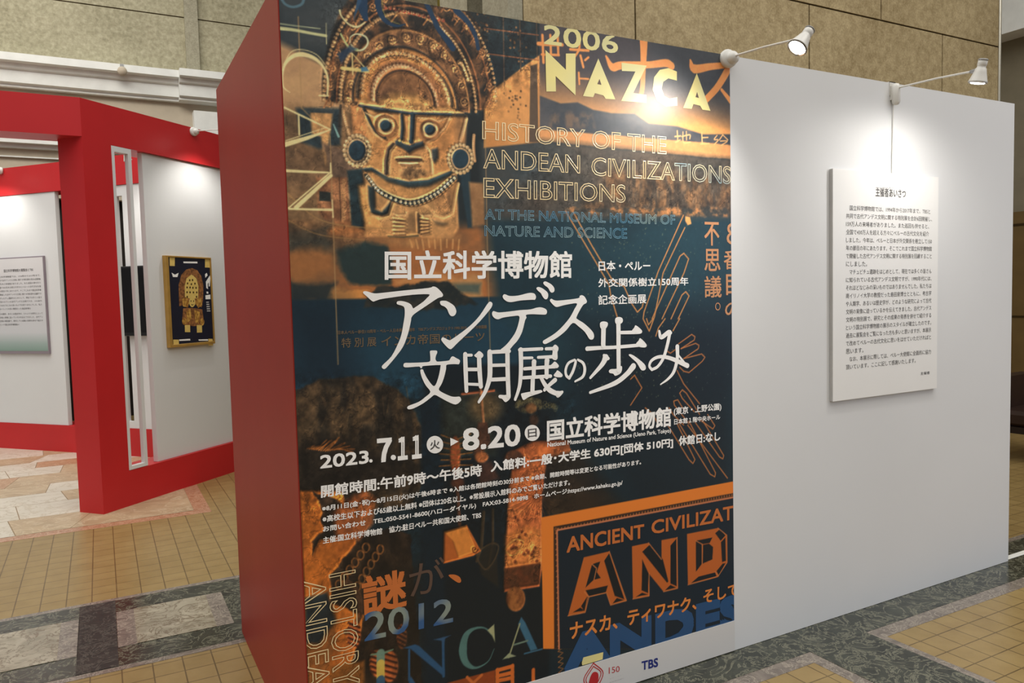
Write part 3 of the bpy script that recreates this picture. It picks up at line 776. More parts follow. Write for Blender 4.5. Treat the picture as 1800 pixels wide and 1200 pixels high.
stroke(T4([(640, 800), (820, 810), (1000, 790)]), .006, (84, 78, 62)); fill(T4([(380, 790), (900, 820), (1500, 790), (1500, 830), (900, 950), (600, 880)]), two((196, 144, 94), (150, 110, 76), n_str), .8, .012)
for k in range(9): stroke(T4([(900+k*75, 840), (930+k*70, 930+(k % 3)*15)]), .006, (220, 168, 112), .6)
# ear discs
for cx, cy, rx, ry in ((627.6, 264.7, 16.5, 19.5), (809, 279.3, 15.6, 18.3)):
    fill(ell(cx, cy, rx*1.5, ry*1.5), (62, 58, 54), .85, .003)
    dots(ell(cx, cy, rx*1.34, ry*1.34, 20)[:20], .0068, (196, 162, 122), (232, 206, 168))
    fill(ell(cx, cy, rx, ry), (42, 66, 82), 1, .002); stroke(ell(cx, cy, rx, ry), .0055, (204, 168, 130))
# grain and engraved cracks of the printed photographs
def relief(pts, amp, crack, soft=.03):
    sl, a = poly_mask(P_(pts), soft)
    f = 1+(n_fine[sl]-.5)*2*amp+(n_grain[sl]-.5)*amp
    ck = np.clip(1-np.abs(n_vein[sl]-.5)/.018, 0, 1)*crack
    hl = np.clip(1-np.abs(n_vein[sl]-.545)/.02, 0, 1)*crack*.5
    ART[sl] *= (1+((f*(1-ck)*(1+hl))-1)*a)[..., None]
n_vein = fbm(.045, 21, 4)
def emboss(pts, k, d=2, soft=.03):
    """light side / dark side of chased metal in the printed photograph"""
    L = ART.mean(2)/255
    s = np.roll(np.roll(L, d, 0), -d, 1)-np.roll(np.roll(L, -d, 0), d, 1)
    sl, a = poly_mask(P_(pts), soft)
    ART[sl] = np.clip(ART[sl]*(1-np.clip(s[sl]*k, -.35, .5)*a)[..., None], 0, 255)
MASKA = [(570, -60), (880, -60), (880, 200), (806, 250), (806, 410), (620, 430), (630, 200), (570, 190)]
relief([(570, -60), (880, -60), (880, 200), (810, 204), (640, 190), (570, 190)], .24, .4)
relief([(640, 190), (806, 204), (806, 400), (620, 420)], .12, .16)
emboss(MASKA, 1.25)
relief([(485, 190), (640, 190), (640, 440), (490, 440)], .3, .25)
relief([(940, 260), (1300, 285), (1300, 372), (860, 380)], .4, .4)
relief([(515, 660), (745, 660), (745, 900), (520, 900)], .5, .4)
relief([(880, 690), (1010, 690), (1010, 905), (950, 1035), (880, 1040)], .26, .4, .008)
relief([(520, 860), (745, 900), (745, 1230), (520, 1230)], .2, .25)
relief([(885, 20), (945, 30), (945, 150), (880, 160)], .5, .5)
relief([(760, 690), (880, 690), (880, 930), (760, 930)], .3, .3)
emboss([(520, 640), (1010, 640), (1010, 1230), (520, 1230)], 1.2)
# fine thread lines
for q in ([(524, 30), (530, 190), (580, 240), (594, 640)], [(852, 200), (856, 420), (862, 640)]): stroke(P_(q), .0035, (176, 142, 102), .7)
stroke(smooth_path(P_([(500, 335), (560, 385), (640, 400), (720, 400)]), [1]*4, 8)[0], .003, (176, 138, 92), .7); stroke(smooth_path(P_([(502, 385), (560, 412), (640, 422)]), [1]*3, 8)[0], .003, (160, 124, 82), .7)
# grey serif capitals set sideways on the left, and blue ones over the crown
CR = (232, 216, 168); BL = (30, 62, 96)
def sty(ox, oy, s, pts, c=CR, k=1.0):
    P, Wd = QW(ox, oy, s, pts, k); P, Wd = smooth_path(P, Wd, 7); stroke([tuple(p) for p in P], list(Wd), c, .95)
sty(490, 60, 6, [(115, 615, 8), (50, 560, 16), (38, 460, 14), (60, 330, 26), (140, 240, 40), (250, 215, 48), (380, 260, 40), (470, 350, 26), (515, 470, 24), (512, 640, 20)]); sty(490, 60, 6, [(50, 320, 6), (130, 190, 8), (250, 165, 8), (400, 220, 8), (500, 340, 8)]); sty(490, 60, 6, [(425, 648, 14), (525, 652, 14)])
sty(490, 60, 6, [(60, 775, 20), (300, 890, 20), (540, 1005, 14)]); sty(490, 60, 6, [(540, 1010, 10), (300, 1095, 40), (65, 1165, 52)]); sty(490, 60, 6, [(500, 985, 6), (70, 1125, 10)]); sty(490, 60, 6, [(208, 850, 18), (215, 1060, 18)]); sty(490, 60, 6, [(575, 950, 10), (630, 1080, 24)], (150, 190, 190))
sty(490, 230, 6, [(80, 420, 32), (300, 432, 26), (520, 440, 18)]); sty(490, 230, 6, [(545, 340, 12), (548, 440, 22)]); sty(490, 230, 6, [(540, 440, 16), (100, 815, 14)]); sty(490, 230, 6, [(550, 470, 36), (180, 810, 46)]); sty(490, 230, 6, [(110, 822, 20), (330, 828, 22), (560, 832, 26)]); sty(490, 230, 6, [(562, 730, 12), (572, 910, 14)])
sty(480, 0, 8, [(90, 400, 50), (300, 425, 44), (560, 475, 38), (740, 505, 40)], (206, 204, 160)); sty(480, 0, 8, [(95, 335, 14), (350, 370, 12), (660, 405, 10)], (200, 206, 170)); sty(480, 0, 8, [(745, 330, 8), (750, 620, 10)], (214, 206, 164))
sty(480, 0, 8, [(100, -40, 40), (170, 60, 36), (280, 100, 34), (400, 60, 36), (440, -40, 40)], (92, 122, 140))
sty(480, 0, 8, [(1230, -30, 80), (1240, 130, 90), (1300, 260, 80)], BL); sty(480, 0, 8, [(1130, 280, 8), (1210, 5, 60)], (50, 84, 120))
sty(580, 0, 8.18, [(690, -60, 100), (690, 60, 95), (730, 210, 85), (820, 320, 65), (960, 375, 40), (1080, 350, 16)], BL); sty(580, 0, 8.18, [(505, -20, 70), (505, 250, 78)], BL); sty(580, 0, 8.18, [(750, -60, 10), (760, 150, 10), (860, 290, 8), (1000, 350, 6)], (150, 150, 90))
sty(580, 0, 8.18, [(1390, 60, 80), (1500, 300, 80), (1560, 420, 80), (1700, 600, 100), (1760, 690, 100)], BL); sty(680, 0, 6.31, [(770, 120, 80), (900, 250, 62), (980, 400, 50), (1010, 540, 46)], BL)
sty(480, 0, 8, [(935, 150, 30), (960, 230, 20), (1060, 340, 24), (1180, 380, 30), (1290, 320, 20)], (222, 214, 170)); sty(480, 0, 8, [(1080, 600, 14), (1090, 520, 14), (1180, 480, 20), (1300, 520, 26), (1330, 610, 26), (1260, 700, 26), (1150, 700, 20), (1090, 620, 14)], (220, 220, 186))
sty(480, 0, 8, [(950, 480, 26), (1060, 660, 30), (1180, 700, 40)], (200, 206, 150)); sty(480, 0, 8, [(970, 960, 50), (1330, 1000, 50)], (226, 206, 140)); sty(480, 0, 8, [(1110, 760, 20), (1120, 1050, 20)], (226, 206, 150)); sty(480, 0, 8, [(1100, 740, 12), (1330, 1000, 16)], (226, 206, 150)); fill(Q(480, 0, 8, [(1230, 950), (1310, 940), (1345, 1000), (1240, 1010)]), (70, 122, 160), .9, .002)
fill(Q(480, 0, 8, [(900, 760), (1080, 640), (1180, 690), (1060, 760), (960, 900)]), (40, 62, 92), .85, .004)
# big brushed characters behind the yellow capitals, and small ones on the plain
OR2 = (232, 156, 96)
def brush(q, ox=940, oy=30, s=5, c=OR2): P, Wd = QW(ox, oy, s, q); stroke([tuple(p) for p in smooth_path(P, Wd, 6)[0]], list(smooth_path(P, Wd, 6)[1]), c, .97)
brush([(625, 345, 20), (680, 440, 70), (760, 425, 70), (1000, 420, 60), (1150, 405, 70), (1200, 430, 70)]); brush([(955, 195, 90), (955, 300, 75), (950, 480, 55), (940, 650, 50), (900, 740, 30)])
brush([(1365, 380, 20), (1400, 455, 80), (1550, 435, 60), (1700, 430, 50), (1680, 490, 70), (1600, 620, 65), (1500, 730, 60)]); brush([(1640, 640, 30), (1720, 740, 50)])
brush([(30, 235, 36), (240, 245, 30)]); brush([(65, 160, 26), (75, 400, 26)]); brush([(135, 160, 24), (140, 320, 24)]); brush([(200, 170, 24), (205, 330, 24)]); brush([(60, 330, 22), (210, 335, 22)]); brush([(310, 285, 24), (470, 295, 24)]); brush([(390, 200, 26), (385, 290, 22), (320, 390, 18)]); brush([(400, 340, 24), (425, 440, 24)]); brush([(470, 355, 20), (440, 380, 20)]); brush([(385, 490, 20), (390, 590, 18)]); brush([(390, 540, 16), (470, 545, 16)])
for q in ([(1230, 1050, 12), (1280, 1045, 12)], [(1250, 1000, 12), (1255, 1090, 12)], [(1235, 1100, 12), (1275, 1080, 10)], [(1300, 1010, 10), (1305, 1100, 12), (1365, 1100, 12)], [(1330, 1005, 10), (1332, 1080, 10)], [(1290, 1050, 10), (1360, 1035, 12), (1360, 1070, 10)], [(1465, 1015, 12), (1470, 1110, 12)], [(1470, 1060, 10), (1520, 1058, 10)], [(1455, 1115, 12), (1530, 1112, 12)], [(1600, 1040, 10), (1575, 1075, 10), (1610, 1080, 10), (1575, 1120, 10)], [(1650, 1035, 10), (1620, 1080, 10)], [(1650, 1035, 10), (1695, 1080, 10)], [(1630, 1090, 10), (1690, 1090, 10), (1640, 1125, 10)]): brush(q, c=(232, 180, 124))
# serif capitals and year at the bottom left
GB = (86, 122, 122); YB = (46, 84, 122)
sty(630, 1030, 5.4545, [(120, 655, 14), (230, 640, 26), (330, 605, 12)], (112, 138, 120)); sty(630, 1030, 5.4545, [(212, 640, 80), (212, 740, 80)], (112, 140, 130)); sty(630, 1030, 5.4545, [(212, 740, 80), (212, 870, 80)], (204, 178, 92)); sty(630, 1030, 5.4545, [(212, 895, 84), (212, 990, 84)], (56, 92, 124))
fill(Q(630, 1030, 5.4545, [(430, 590), (540, 555), (580, 570), (825, 800), (825, 868), (500, 600)]), YB, 1, .002); stroke(Q(630, 1030, 5.4545, [(485, 610), (485, 900)]), .007, YB); stroke(Q(630, 1030, 5.4545, [(810, 500), (815, 860)]), .009, YB); fill(Q(630, 1030, 5.4545, [(720, 510), (885, 468), (830, 500), (820, 560), (795, 520)]), (52, 84, 120), 1, .002); fill(Q(630, 1030, 5.4545, [(500, 860), (540, 920), (560, 960), (470, 960)]), YB, 1, .002)
sty(630, 1030, 5.4545, [(1300, 600, 6), (1240, 720, 10), (1120, 780, 22), (1030, 730, 60), (1000, 610, 84), (1030, 470, 62), (1110, 405, 26), (1210, 400, 12), (1290, 470, 14)], GB); fill(Q(630, 1030, 5.4545, [(1235, 420), (1300, 362), (1308, 535), (1280, 470)]), (160, 160, 128), 1, .002)
fill(Q(630, 1030, 5.4545, [(1530, 360), (1560, 292), (1600, 350), (1715, 600), (1650, 620)]), (62, 104, 132), 1, .002); stroke(Q(630, 1030, 5.4545, [(1545, 360), (1440, 680)]), .006, (150, 150, 120)); stroke(Q(630, 1030, 5.4545, [(1490, 560), (1620, 520)]), .006, (110, 130, 120)); stroke(Q(630, 1030, 5.4545, [(1590, 645), (1760, 600)]), .005, (62, 104, 132)); fill(Q(630, 1030, 5.4545, [(1380, 700), (1440, 640), (1510, 668)]), (150, 156, 130), 1, .002)
fill(Q(630, 1030, 5.4545, [(850, 925), (1310, 800), (1310, 990), (850, 990)]), (140, 68, 34), 1, .002); stroke(Q(630, 1030, 5.4545, [(1040, 870), (1130, 960)]), .01, (190, 106, 54)); stroke(Q(630, 1030, 5.4545, [(1180, 850), (1060, 960)]), .01, (190, 106, 54))
for q in ([(1330, 800), (1330, 990)], [(1475, 760), (1475, 990)], [(1330, 805), (1475, 765)], [(1330, 860), (1475, 825)], [(1330, 905), (1475, 875)], [(1675, 800), (1675, 960)]): stroke(Q(630, 1030, 5.4545, q), .014, (200, 108, 50))
ART[:] = np.clip(ART*(.95+.1*n_grain[..., None]), 0, 255)
# framed panel with faceted capitals at the bottom right
T7 = lambda pts: Q(940, 840, 4.137, pts)
OB = (216, 128, 56)
fill(T7([(45, 285), (1460, 20), (1460, 1240), (60, 1240)]), OB, 1, .0015)
fill(T7([(135, 352), (1460, 105), (1460, 1240), (140, 1240)]), (60, 42, 34), 1, .0015)
a = T7([(145, 362), (1450, 118)]); n = 62
for k in range(n):
    f0 = k/n; f1 = (k+.5)/n; f2 = (k+1)/n
    g = lambda f, dz: (a[0][0]*(1-f)+a[1][0]*f, a[0][1]-dz)
    stroke([g(f0, .004), g(f1, .022), g(f2, .004)], .0028, (186, 118, 66), .8)
b = T7([(145, 362), (160, 1240)])
for k in range(44):
    z0 = b[0][1]-k*.0195; x0 = b[0][0]+.002
    stroke([(x0, z0), (x0+.02, z0-.0098), (x0, z0-.0195)], .0028, (186, 118, 66), .8)
fill(T7([(168, 382), (1460, 142), (1460, 1240), (180, 1240)]), (22, 38, 52), 1, .0015)
stroke(T7([(175, 1240), (160, 378), (1460, 136)]), .006, (196, 124, 92))
def facet(o, darks, lines):
    fill(T7(o), (182, 100, 48), 1, .0015)
    for d in darks: fill(T7(d), (24, 30, 36), 1, .0012)
    for l_ in lines: stroke(T7(l_), .0035, (196, 122, 74))
facet([(240, 1000), (355, 575), (540, 532), (665, 890), (550, 922), (520, 832), (385, 862), (365, 975)],
      [[(540, 545), (650, 880), (580, 855), (503, 600)], [(415, 625), (475, 605), (430, 735), (368, 795)], [(448, 680), (478, 725), (430, 738)], [(368, 815), (530, 780), (515, 828), (392, 858)], [(275, 975), (330, 940), (360, 962)], [(335, 930), (380, 860), (360, 965)], [(565, 910), (595, 870), (645, 885)]],
      [[(240, 1000), (365, 975), (392, 862), (520, 832), (550, 922), (665, 890), (540, 532)], [(415, 625), (448, 655), (430, 735)], [(360, 825), (392, 862)]])
facet([(712, 878), (705, 495), (825, 470), (920, 590), (920, 450), (1033, 430), (1037, 800), (935, 825), (825, 690), (830, 855)],
      [[(780, 535), (835, 482), (930, 590), (970, 750), (960, 760)], [(985, 490), (1028, 440), (1030, 785), (985, 765)], [(780, 590), (825, 690), (822, 835), (775, 815)], [(735, 862), (778, 832), (820, 845)], [(945, 815), (985, 775), (1025, 795)]],
      [[(825, 470), (920, 590)], [(1033, 430), (1037, 800), (935, 825)], [(830, 690), (830, 855), (712, 878)]])
facet([(1112, 775), (1105, 405), (1330, 362), (1395, 415), (1397, 612), (1330, 715)],
      [[(1170, 455), (1290, 430), (1270, 470), (1215, 480), (1215, 620), (1170, 680)], [(1222, 485), (1265, 475), (1295, 500), (1290, 590), (1220, 620)], [(1310, 400), (1345, 370), (1385, 415), (1350, 455)], [(1385, 430), (1388, 600), (1360, 610), (1352, 465)], [(1135, 762), (1190, 715), (1310, 685), (1320, 712)], [(1320, 675), (1365, 620), (1385, 618), (1335, 705)]],
      [[(1330, 362), (1395, 415), (1397, 612), (1330, 715), (1112, 775)], [(1170, 455), (1215, 480)], [(1215, 480), (1215, 620)], [(1310, 680), (1335, 710)]])


# ------------------------------------------------------------------ the partition with the big poster
part = thing('display_partition', 'tall freestanding partition with a dark orange and navy exhibition poster, a blank white right half and a red end panel', 'partition', (0, 0, 0))
PW, PS, PD, PH = 3.696, 1.729, 1.275, 2.4
MB().box(0, PS, .0015, .05, .004, PH).build('poster_backing_panel', m_core, part)['label'] = 'white core panel behind the poster'
MB().box(PS+.0012, PW, 0, .05, .004, PH).build('white_panel', m_white, part)['label'] = 'blank white right half panel'
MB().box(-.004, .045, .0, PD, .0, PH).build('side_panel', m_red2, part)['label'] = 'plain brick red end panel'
MB().box(PW-.05, PW, .05, .65, .004, PH).build('rear_support', m_core, part)

co = np.empty((NZ, NX, 3)); co[..., 0] = UX; co[..., 1] = -.0015; co[..., 2] = UZ
idx = np.arange(NZ*NX).reshape(NZ, NX)
quads = np.stack([idx[:-1, :-1], idx[:-1, 1:], idx[1:, 1:], idx[1:, :-1]], -1).reshape(-1, 4)
me = bpy.data.meshes.new('poster')
me.vertices.add(NZ*NX); me.vertices.foreach_set('co', co.reshape(-1))
nq = len(quads)
me.loops.add(nq*4); me.loops.foreach_set('vertex_index', quads.reshape(-1).astype(np.int32))
me.polygons.add(nq); me.polygons.foreach_set('loop_start', np.arange(0, nq*4, 4, dtype=np.int32))
me.update(calc_edges=True)
at = me.color_attributes.new('print', 'FLOAT_COLOR', 'POINT')
c = (ART/255.0)**1.1; c[..., 2] *= .95; c = np.where(c <= .04045, c/12.92, ((c+.055)/1.055)**2.4)*INK_GAIN
rgba = np.ones((NZ, NX, 4), np.float32); rgba[..., :3] = np.clip(c, 0, .9)
at.data.foreach_set('color', rgba.reshape(-1))
t = NT('printed_collage', .38, .40)
an = t.n('ShaderNodeAttribute', attribute_name='print'); g = t.noise(t.coord(), 420, 2)
t.base(t.mix(.05, an.outputs['Color'], t.ramp(g, [(.3, (.02, .02, .02, 1)), (.7, (.5, .5, .5, 1))]), 'OVERLAY'))
me.materials.append(t.m)
poster = bpy.data.objects.new('poster', me); COL.objects.link(poster); poster.parent = part
poster['label'] = 'dark collage poster with golden mask, navy sky and white Japanese title'
# plain margin under the picture
MB().box(.0, SHX, -.004, .0015, .006, SHZ0).build('poster_margin', m_strip, part)['label'] = 'white strip with sponsor marks under the poster'

def gradient_ink(name, stops, scale, rough=.33):
    t = NT(name, rough, .45)
    t.base(t.ramp(t.noise(t.coord(), scale, 1, .4), stops)); return t.m
i_white = paint('white_print_ink', rgb(252, 251, 249), .4, .4, .02, 30)
i_orange = paint('orange_print_ink', rgb(226, 136, 66), .35, .45, .05, 20)
t = NT('cream_to_blue_print_ink', .33, .45)
_v = t.coord(); _s = t.n('ShaderNodeSeparateXYZ'); t.l(_v, _s.inputs[0])
_m = t.n('ShaderNodeMath', operation='MULTIPLY_ADD'); t.l(_s.outputs['X'], _m.inputs[0]); _m.inputs[1].default_value = .32; _m.inputs[2].default_value = -.43
_a = t.n('ShaderNodeMath', operation='ADD'); t.l(_m.outputs[0], _a.inputs[0]); t.l(t.noise(_v, 5, 1, .4), _a.inputs[1])
t.base(t.ramp(_a.outputs[0], [(.40, rgb(240, 216, 166)), (.55, rgb(210, 204, 176)), (.68, rgb(92, 156, 184))])); i_outline = t.m
i_blueout = gradient_ink('pale_blue_print_ink', [(.35, rgb(150, 176, 176)), (.6, rgb(78, 138, 168))], 4)
i_yellow = gradient_ink('pale_yellow_print_ink', [(.35, rgb(236, 222, 146)), (.66, rgb(214, 210, 160))], 5)
i_sepia = paint('faint_sepia_print_ink', rgb(112, 94, 72), .4, .4, .1, 60)
i_blue = paint('deep_blue_print_ink', rgb(36, 78, 122), .35, .45, .05, 10)
i_year = gradient_ink('grey_to_blue_print_ink', [(.42, rgb(134, 146, 138)), (.55, rgb(52, 92, 140))], 7)
i_navy = paint('navy_logo_ink', rgb(36, 48, 124), .4, .4)
i_crim = paint('crimson_logo_ink', rgb(190, 44, 48), .4, .4)
i_brown = paint('dim_brown_print_ink', rgb(92, 72, 62), .4, .4)
i_rust = paint('rust_print_ink', rgb(200, 112, 56), .35, .45, .05, 20)
i_tan = paint('tan_print_ink', rgb(206, 148, 102), .35, .45, .05, 20)
i_black = m_ink
INKS = [i_white, i_orange, i_outline, i_blueout, i_yellow, i_sepia, i_blue, i_year, i_navy, i_crim, i_brown, i_rust, i_black, i_tan]
WH, OG, OL, BO, YE, SE, BU, YR, NV, CR_, BR_, RU, BK, TN = range(14)
Y1 = -.0022; Y2 = -.0026; Y3 = -.0030
LB = MB()
def line(s, bl, tr, mi, offset=.012, outline=0.0, y=Y1, rot=False, clip=None):
    a = pp(*bl); b = pp(*tr); put_text(LB, s, a[0], b[0], a[1], b[1], y, mi, offset, outline, rot)
def line4(s, l, r, mi, bold=.012, outline=0.0, y=Y1, zmin=None):
    """l = (x, top, bottom) at the first letter, r = the same at the last"""
    c = [pp(l[0], l[2]), pp(l[0], l[1]), pp(r[0], r[2]), pp(r[0], r[1])]
    put_text(LB, s, c[0][0], c[2][0], c[0][1], c[1][1], y, mi, bold, outline, False, 3, c, zmin)
# outlined headings
line4('HISTORY OF THE', (847, 212, 245), (1171, 240, 272), OL, 0, .0016)
line4('ANDEAN', (848.6, 261, 296), (1019, 273, 305), OL, 0, .0016); line4('CIVILIZATIONS', (1038.7, 276, 309), (1284, 292.5, 324), OL, 0, .0016)
line4('EXHIBITIONS', (849, 312, 348), (1099, 325, 356.7), OL, 0, .0016)
line4('AT THE NATIONAL MUSEUM OF', (851, 367, 386), (1186, 377.7, 395), BO, 0, .0010); line4('NATURE AND SCIENCE', (851, 396, 415), (1101.7, 401, 419.7), BO, 0, .0010)
# 2006 NAZCA
line4('2006', (956, 44, 77), (1085, 61, 94), YE, .03)
fill_ = lambda ox, oy, s, pts, mi, y=Y2: blob(LB, Q(ox, oy, s, pts), y, mi)
ND = lambda pts: fill_(940, 30, 5, pts, YE)
ND([(90, 290), (270, 465), (270, 322), (355, 322), (355, 690), (180, 520), (183, 655), (98, 655)])
ND([(420, 695), (555, 365), (705, 725), (620, 720), (600, 690), (525, 670), (510, 705)])
ND([(758, 402), (980, 428), (862, 668), (978, 685), (978, 755), (755, 738), (880, 480), (762, 475)])
ND([(1245, 560), (1170, 540), (1125, 570), (1112, 630), (1135, 695), (1180, 718), (1248, 705), (1250, 780), (1150, 788), (1070, 740), (1032, 640), (1045, 530), (1095, 465), (1170, 450), (1245, 480)])
ND([(1300, 800), (1420, 495), (1540, 825), (1470, 815), (1450, 780), (1390, 765), (1375, 808)])
for pts in ([(545, 590), (565, 545), (582, 598)], [(1408, 705), (1422, 660), (1438, 712)]): fill_(940, 30, 5, pts, BR_, Y3)
# white lines
line4('国立科学博物館', (677, 440.5, 490.5), (1004, 442, 487.5), WH, .025)
line('日本・ペルー', (1052, 476), (1142, 458.5), WH, .02); line('外交関係樹立150周年', (1051.5, 504.5), (1209, 487), WH, .02); line('記念企画展', (1051.5, 535.5), (1135, 516.5), WH, .02)
line4('2023', (563, 800.5, 822.7), (647, 791.5, 813), WH, .035); line4('8.20', (814, 754, 791), (913, 746, 781.7), WH, .04)
line4('７', (664, 772.5, 810.7), (686.5, 770.5, 808.5), WH, .05); line4('１', (700.5, 770, 807), (714.5, 768, 805.5), WH, .05); line4('１', (725.5, 767, 804.5), (739, 765.5, 803), WH, .05)
for cx, cy, r in ((691, 803.5, 4.6), (651.5, 809.5, 3)): blob(LB, ell(cx, cy, r, r, 20)[:-1], Y1, WH)
for (cx, cy, r, ch) in ((764, 781, 14.5, '火'), (935, 760.5, 13.3, '日')):
    blob(LB, ell(cx, cy, r, r*1.06, 32)[:-1], Y1, WH); line(ch, (cx-r*.55, cy+r*.62), (cx+r*.55, cy-r*.6), BK, .02, y=Y2)
blob(LB, P_([(791, 769), (805.5, 775.5), (791.5, 783.5)]), Y1, WH)
line4('国立科学博物館', (961.7, 738.5, 774.7), (1178.6, 715, 748), WH, .03)
line4('(東京・上野公園)', (1184, 716, 731), (1267, 708, 721.5), WH, .02); line4('日本館１階中央ホール', (1184.5, 736, 746), (1265, 728, 736.5), WH, .02)
line4('National Museum of Nature and Science (Ueno Park, Tokyo)', (961.7, 777.5, 787.5), (1178.6, 752.5, 761.5), WH, .02)
line4('開館時間:午前9時〜午後5時', (564.5, 853, 874), (846, 815.7, 835.5), WH, .03); line4('入館料:一般･大学生 630円[団体 510円]', (862.6, 810, 831.5), (1182, 769.5, 786.5), WH, .03); line4('休館日:なし', (1192.6, 766.5, 783), (1265, 758, 773.5), WH, .03)
line4('※8月11日(金･祝)〜8月15日(火)は午後6時まで ※入館は各閉館時刻の30分前まで ※会期、開館時間等は変更となる可能性があります。', (566, 888.5, 899.8), (1126, 807, 817), WH, .02)
line4('※高校生以下および65歳以上無料 ※団体は20名以上。※常設展示入館料のみでご覧いただけます。', (566.8, 906.3, 917.8), (1001, 842, 852), WH, .02)
line4('お問い合わせ　TEL:050-5541-8600(ハローダイヤル)　FAX:03-5814-9898　ホームページ:https://www.kahaku.go.jp/', (567.5, 924.5, 935.8), (1093.5, 842.8, 853.5), WH, .02)
line4('主催:国立科学博物館　協力:駐日ペルー共和国大使館、TBS', (567.5, 943.5, 955), (845, 899, 909.5), WH, .02)
# faint old-poster lines
line4('日本人ペルー移住110周年・ペルー人日本移住20周年　TBSアンデスプロジェクト1990-2010　インカ帝国展', (593.5, 581, 587.5), (855, 571, 577), SE, .02)
line4('特 別 展', (600, 594, 611), (661, 592, 608), SE, .01); line4('インカ帝国のルーツ', (670, 590, 609), (851, 583, 599), SE, .01)
line('謎', (639, 1080), (711, 1000), RU, .028); line('が', (720, 1049), (780, 977), BR_, .0)
blob(LB, round_poly(P_([(788, 1011), (797, 1009), (807, 1013), (810, 1021), (804, 1023)])), Y1, RU)
line4('2012', (641, 1077, 1126), (795, 1050.5, 1092), YR, .02)
line('HISTORY', (585, 1212), (625, 1000), OL, 0, .0014, rot=True); line('ANDEA', (538, 1212), (572, 1014), OL, 0, .0014, rot=True)
line4('ANCIENT', (996, 944, 970.5), (1131, 921, 944), RU, .03); line4('CIVILIZAT', (1145, 915, 938), (1288, 888.4, 912), RU, .03)
line4('ナスカ、ティワナク、', (1001.6, 1094, 1124), (1223, 1046, 1070), OG, .025); line4('そして', (1236, 1037, 1060), (1296, 1024, 1045), OG, .025)
line4('ANDES', (995, 1121, 1181), (1302, 1046, 1097), BU, .09, y=-.0019)
for ch, x0, y0, x1, y1 in (('不', 1238, 391, 1263, 431), ('思', 1238, 438, 1265, 476), ('議', 1238, 485, 1267, 523), ('８', 1277, 393, 1297, 429), ('番', 1272, 440, 1300, 473), ('目', 1276, 482, 1300, 518), ('の', 1274, 531, 1300, 556)):
    line(ch, (x0, y1), (x1, y0), TN, .012)
stroke_o = ell(1261, 538.5, 4, 6, 20)
ribbon(LB, stroke_o, [.0035]*len(stroke_o), Y1, TN)
fill_(880, 920, 4.2857, [(608, 1045), (620, 1005), (770, 965), (765, 1020), (612, 1065)], YE, Y2)
# the main brushed title
T = lambda ox, oy, s, pts: blob(LB, round_poly(Q(ox, oy, s, pts), 3), Y3, WH)
def S(ox, oy, s, pts): P, Wd = QW(ox, oy, s, pts); ribbon(LB, P, Wd, Y3, WH)
T(630, 490, 7.5, [(60, 190), (65, 165), (110, 165), (200, 190), (300, 185), (600, 152), (920, 120), (980, 100), (1035, 120), (1105, 195), (1100, 235), (1040, 255), (890, 355), (735, 460), (695, 510), (690, 540), (670, 640), (640, 750), (585, 890), (500, 1010), (400, 1130), (345, 1185), (310, 1175), (305, 1150), (330, 1120), (430, 1020), (510, 870), (560, 740), (590, 580), (605, 480), (605, 400), (585, 360), (510, 335), (500, 315), (515, 295), (570, 292), (640, 310), (690, 340), (715, 385), (735, 380), (850, 300), (900, 250), (925, 225), (915, 202), (700, 210), (400, 250), (280, 270), (220, 290), (180, 295), (100, 225)])
T(630, 490, 7.5, [(1070, 310), (1085, 290), (1150, 290), (1210, 320), (1260, 360), (1285, 420), (1275, 465), (1245, 490), (1210, 485), (1185, 450), (1165, 400), (1130, 365), (1085, 345)])
T(760, 490, 7.5, [(720, 330), (755, 300), (785, 320), (780, 360), (740, 420), (620, 560), (480, 700), (340, 830), (260, 910), (230, 925), (190, 900), (120, 820), (115, 785), (140, 770), (210, 805), (250, 795), (400, 690), (520, 590), (620, 480)])
K = (870, 490, 7.5)
T(*K, [(95, 235), (110, 205), (135, 205), (190, 225), (300, 220), (420, 190), (480, 185), (520, 200), (535, 240), (520, 275), (480, 275), (330, 285), (220, 305), (160, 300), (115, 270)])
T(*K, [(540, 125), (560, 108), (600, 115), (650, 145), (690, 185), (695, 230), (680, 265), (650, 265), (620, 230), (600, 190), (560, 155)])
T(*K, [(630, 55), (650, 33), (690, 45), (740, 75), (775, 120), (775, 165), (745, 182), (720, 165), (695, 120), (650, 85)])
T(*K, [(-45, 455), (-30, 425), (0, 430), (50, 442), (180, 430), (320, 412), (460, 402), (540, 380), (600, 375), (660, 395), (680, 430), (665, 468), (600, 470), (480, 465), (405, 475), (410, 510), (390, 550), (355, 690), (300, 800), (230, 880), (160, 960), (90, 970), (60, 940), (130, 880), (200, 800), (270, 690), (310, 560), (312, 490), (240, 490), (100, 510), (40, 532), (-5, 520), (-35, 490)])
T(*K, [(725, 300), (720, 275), (740, 262), (790, 285), (900, 280), (1090, 255), (1110, 225), (1140, 215), (1175, 235), (1205, 290), (1195, 320), (1160, 340), (1120, 400), (1070, 500), (1080, 530), (1160, 580), (1240, 650), (1290, 710), (1300, 760), (1285, 795), (1255, 800), (1230, 780), (1180, 700), (1100, 630), (1020, 580), (930, 680), (820, 770), (700, 840), (650, 858), (625, 840), (630, 815), (660, 795), (780, 720), (880, 630), (980, 510), (1040, 400), (1075, 325), (990, 330), (890, 350), (810, 370), (770, 350)])
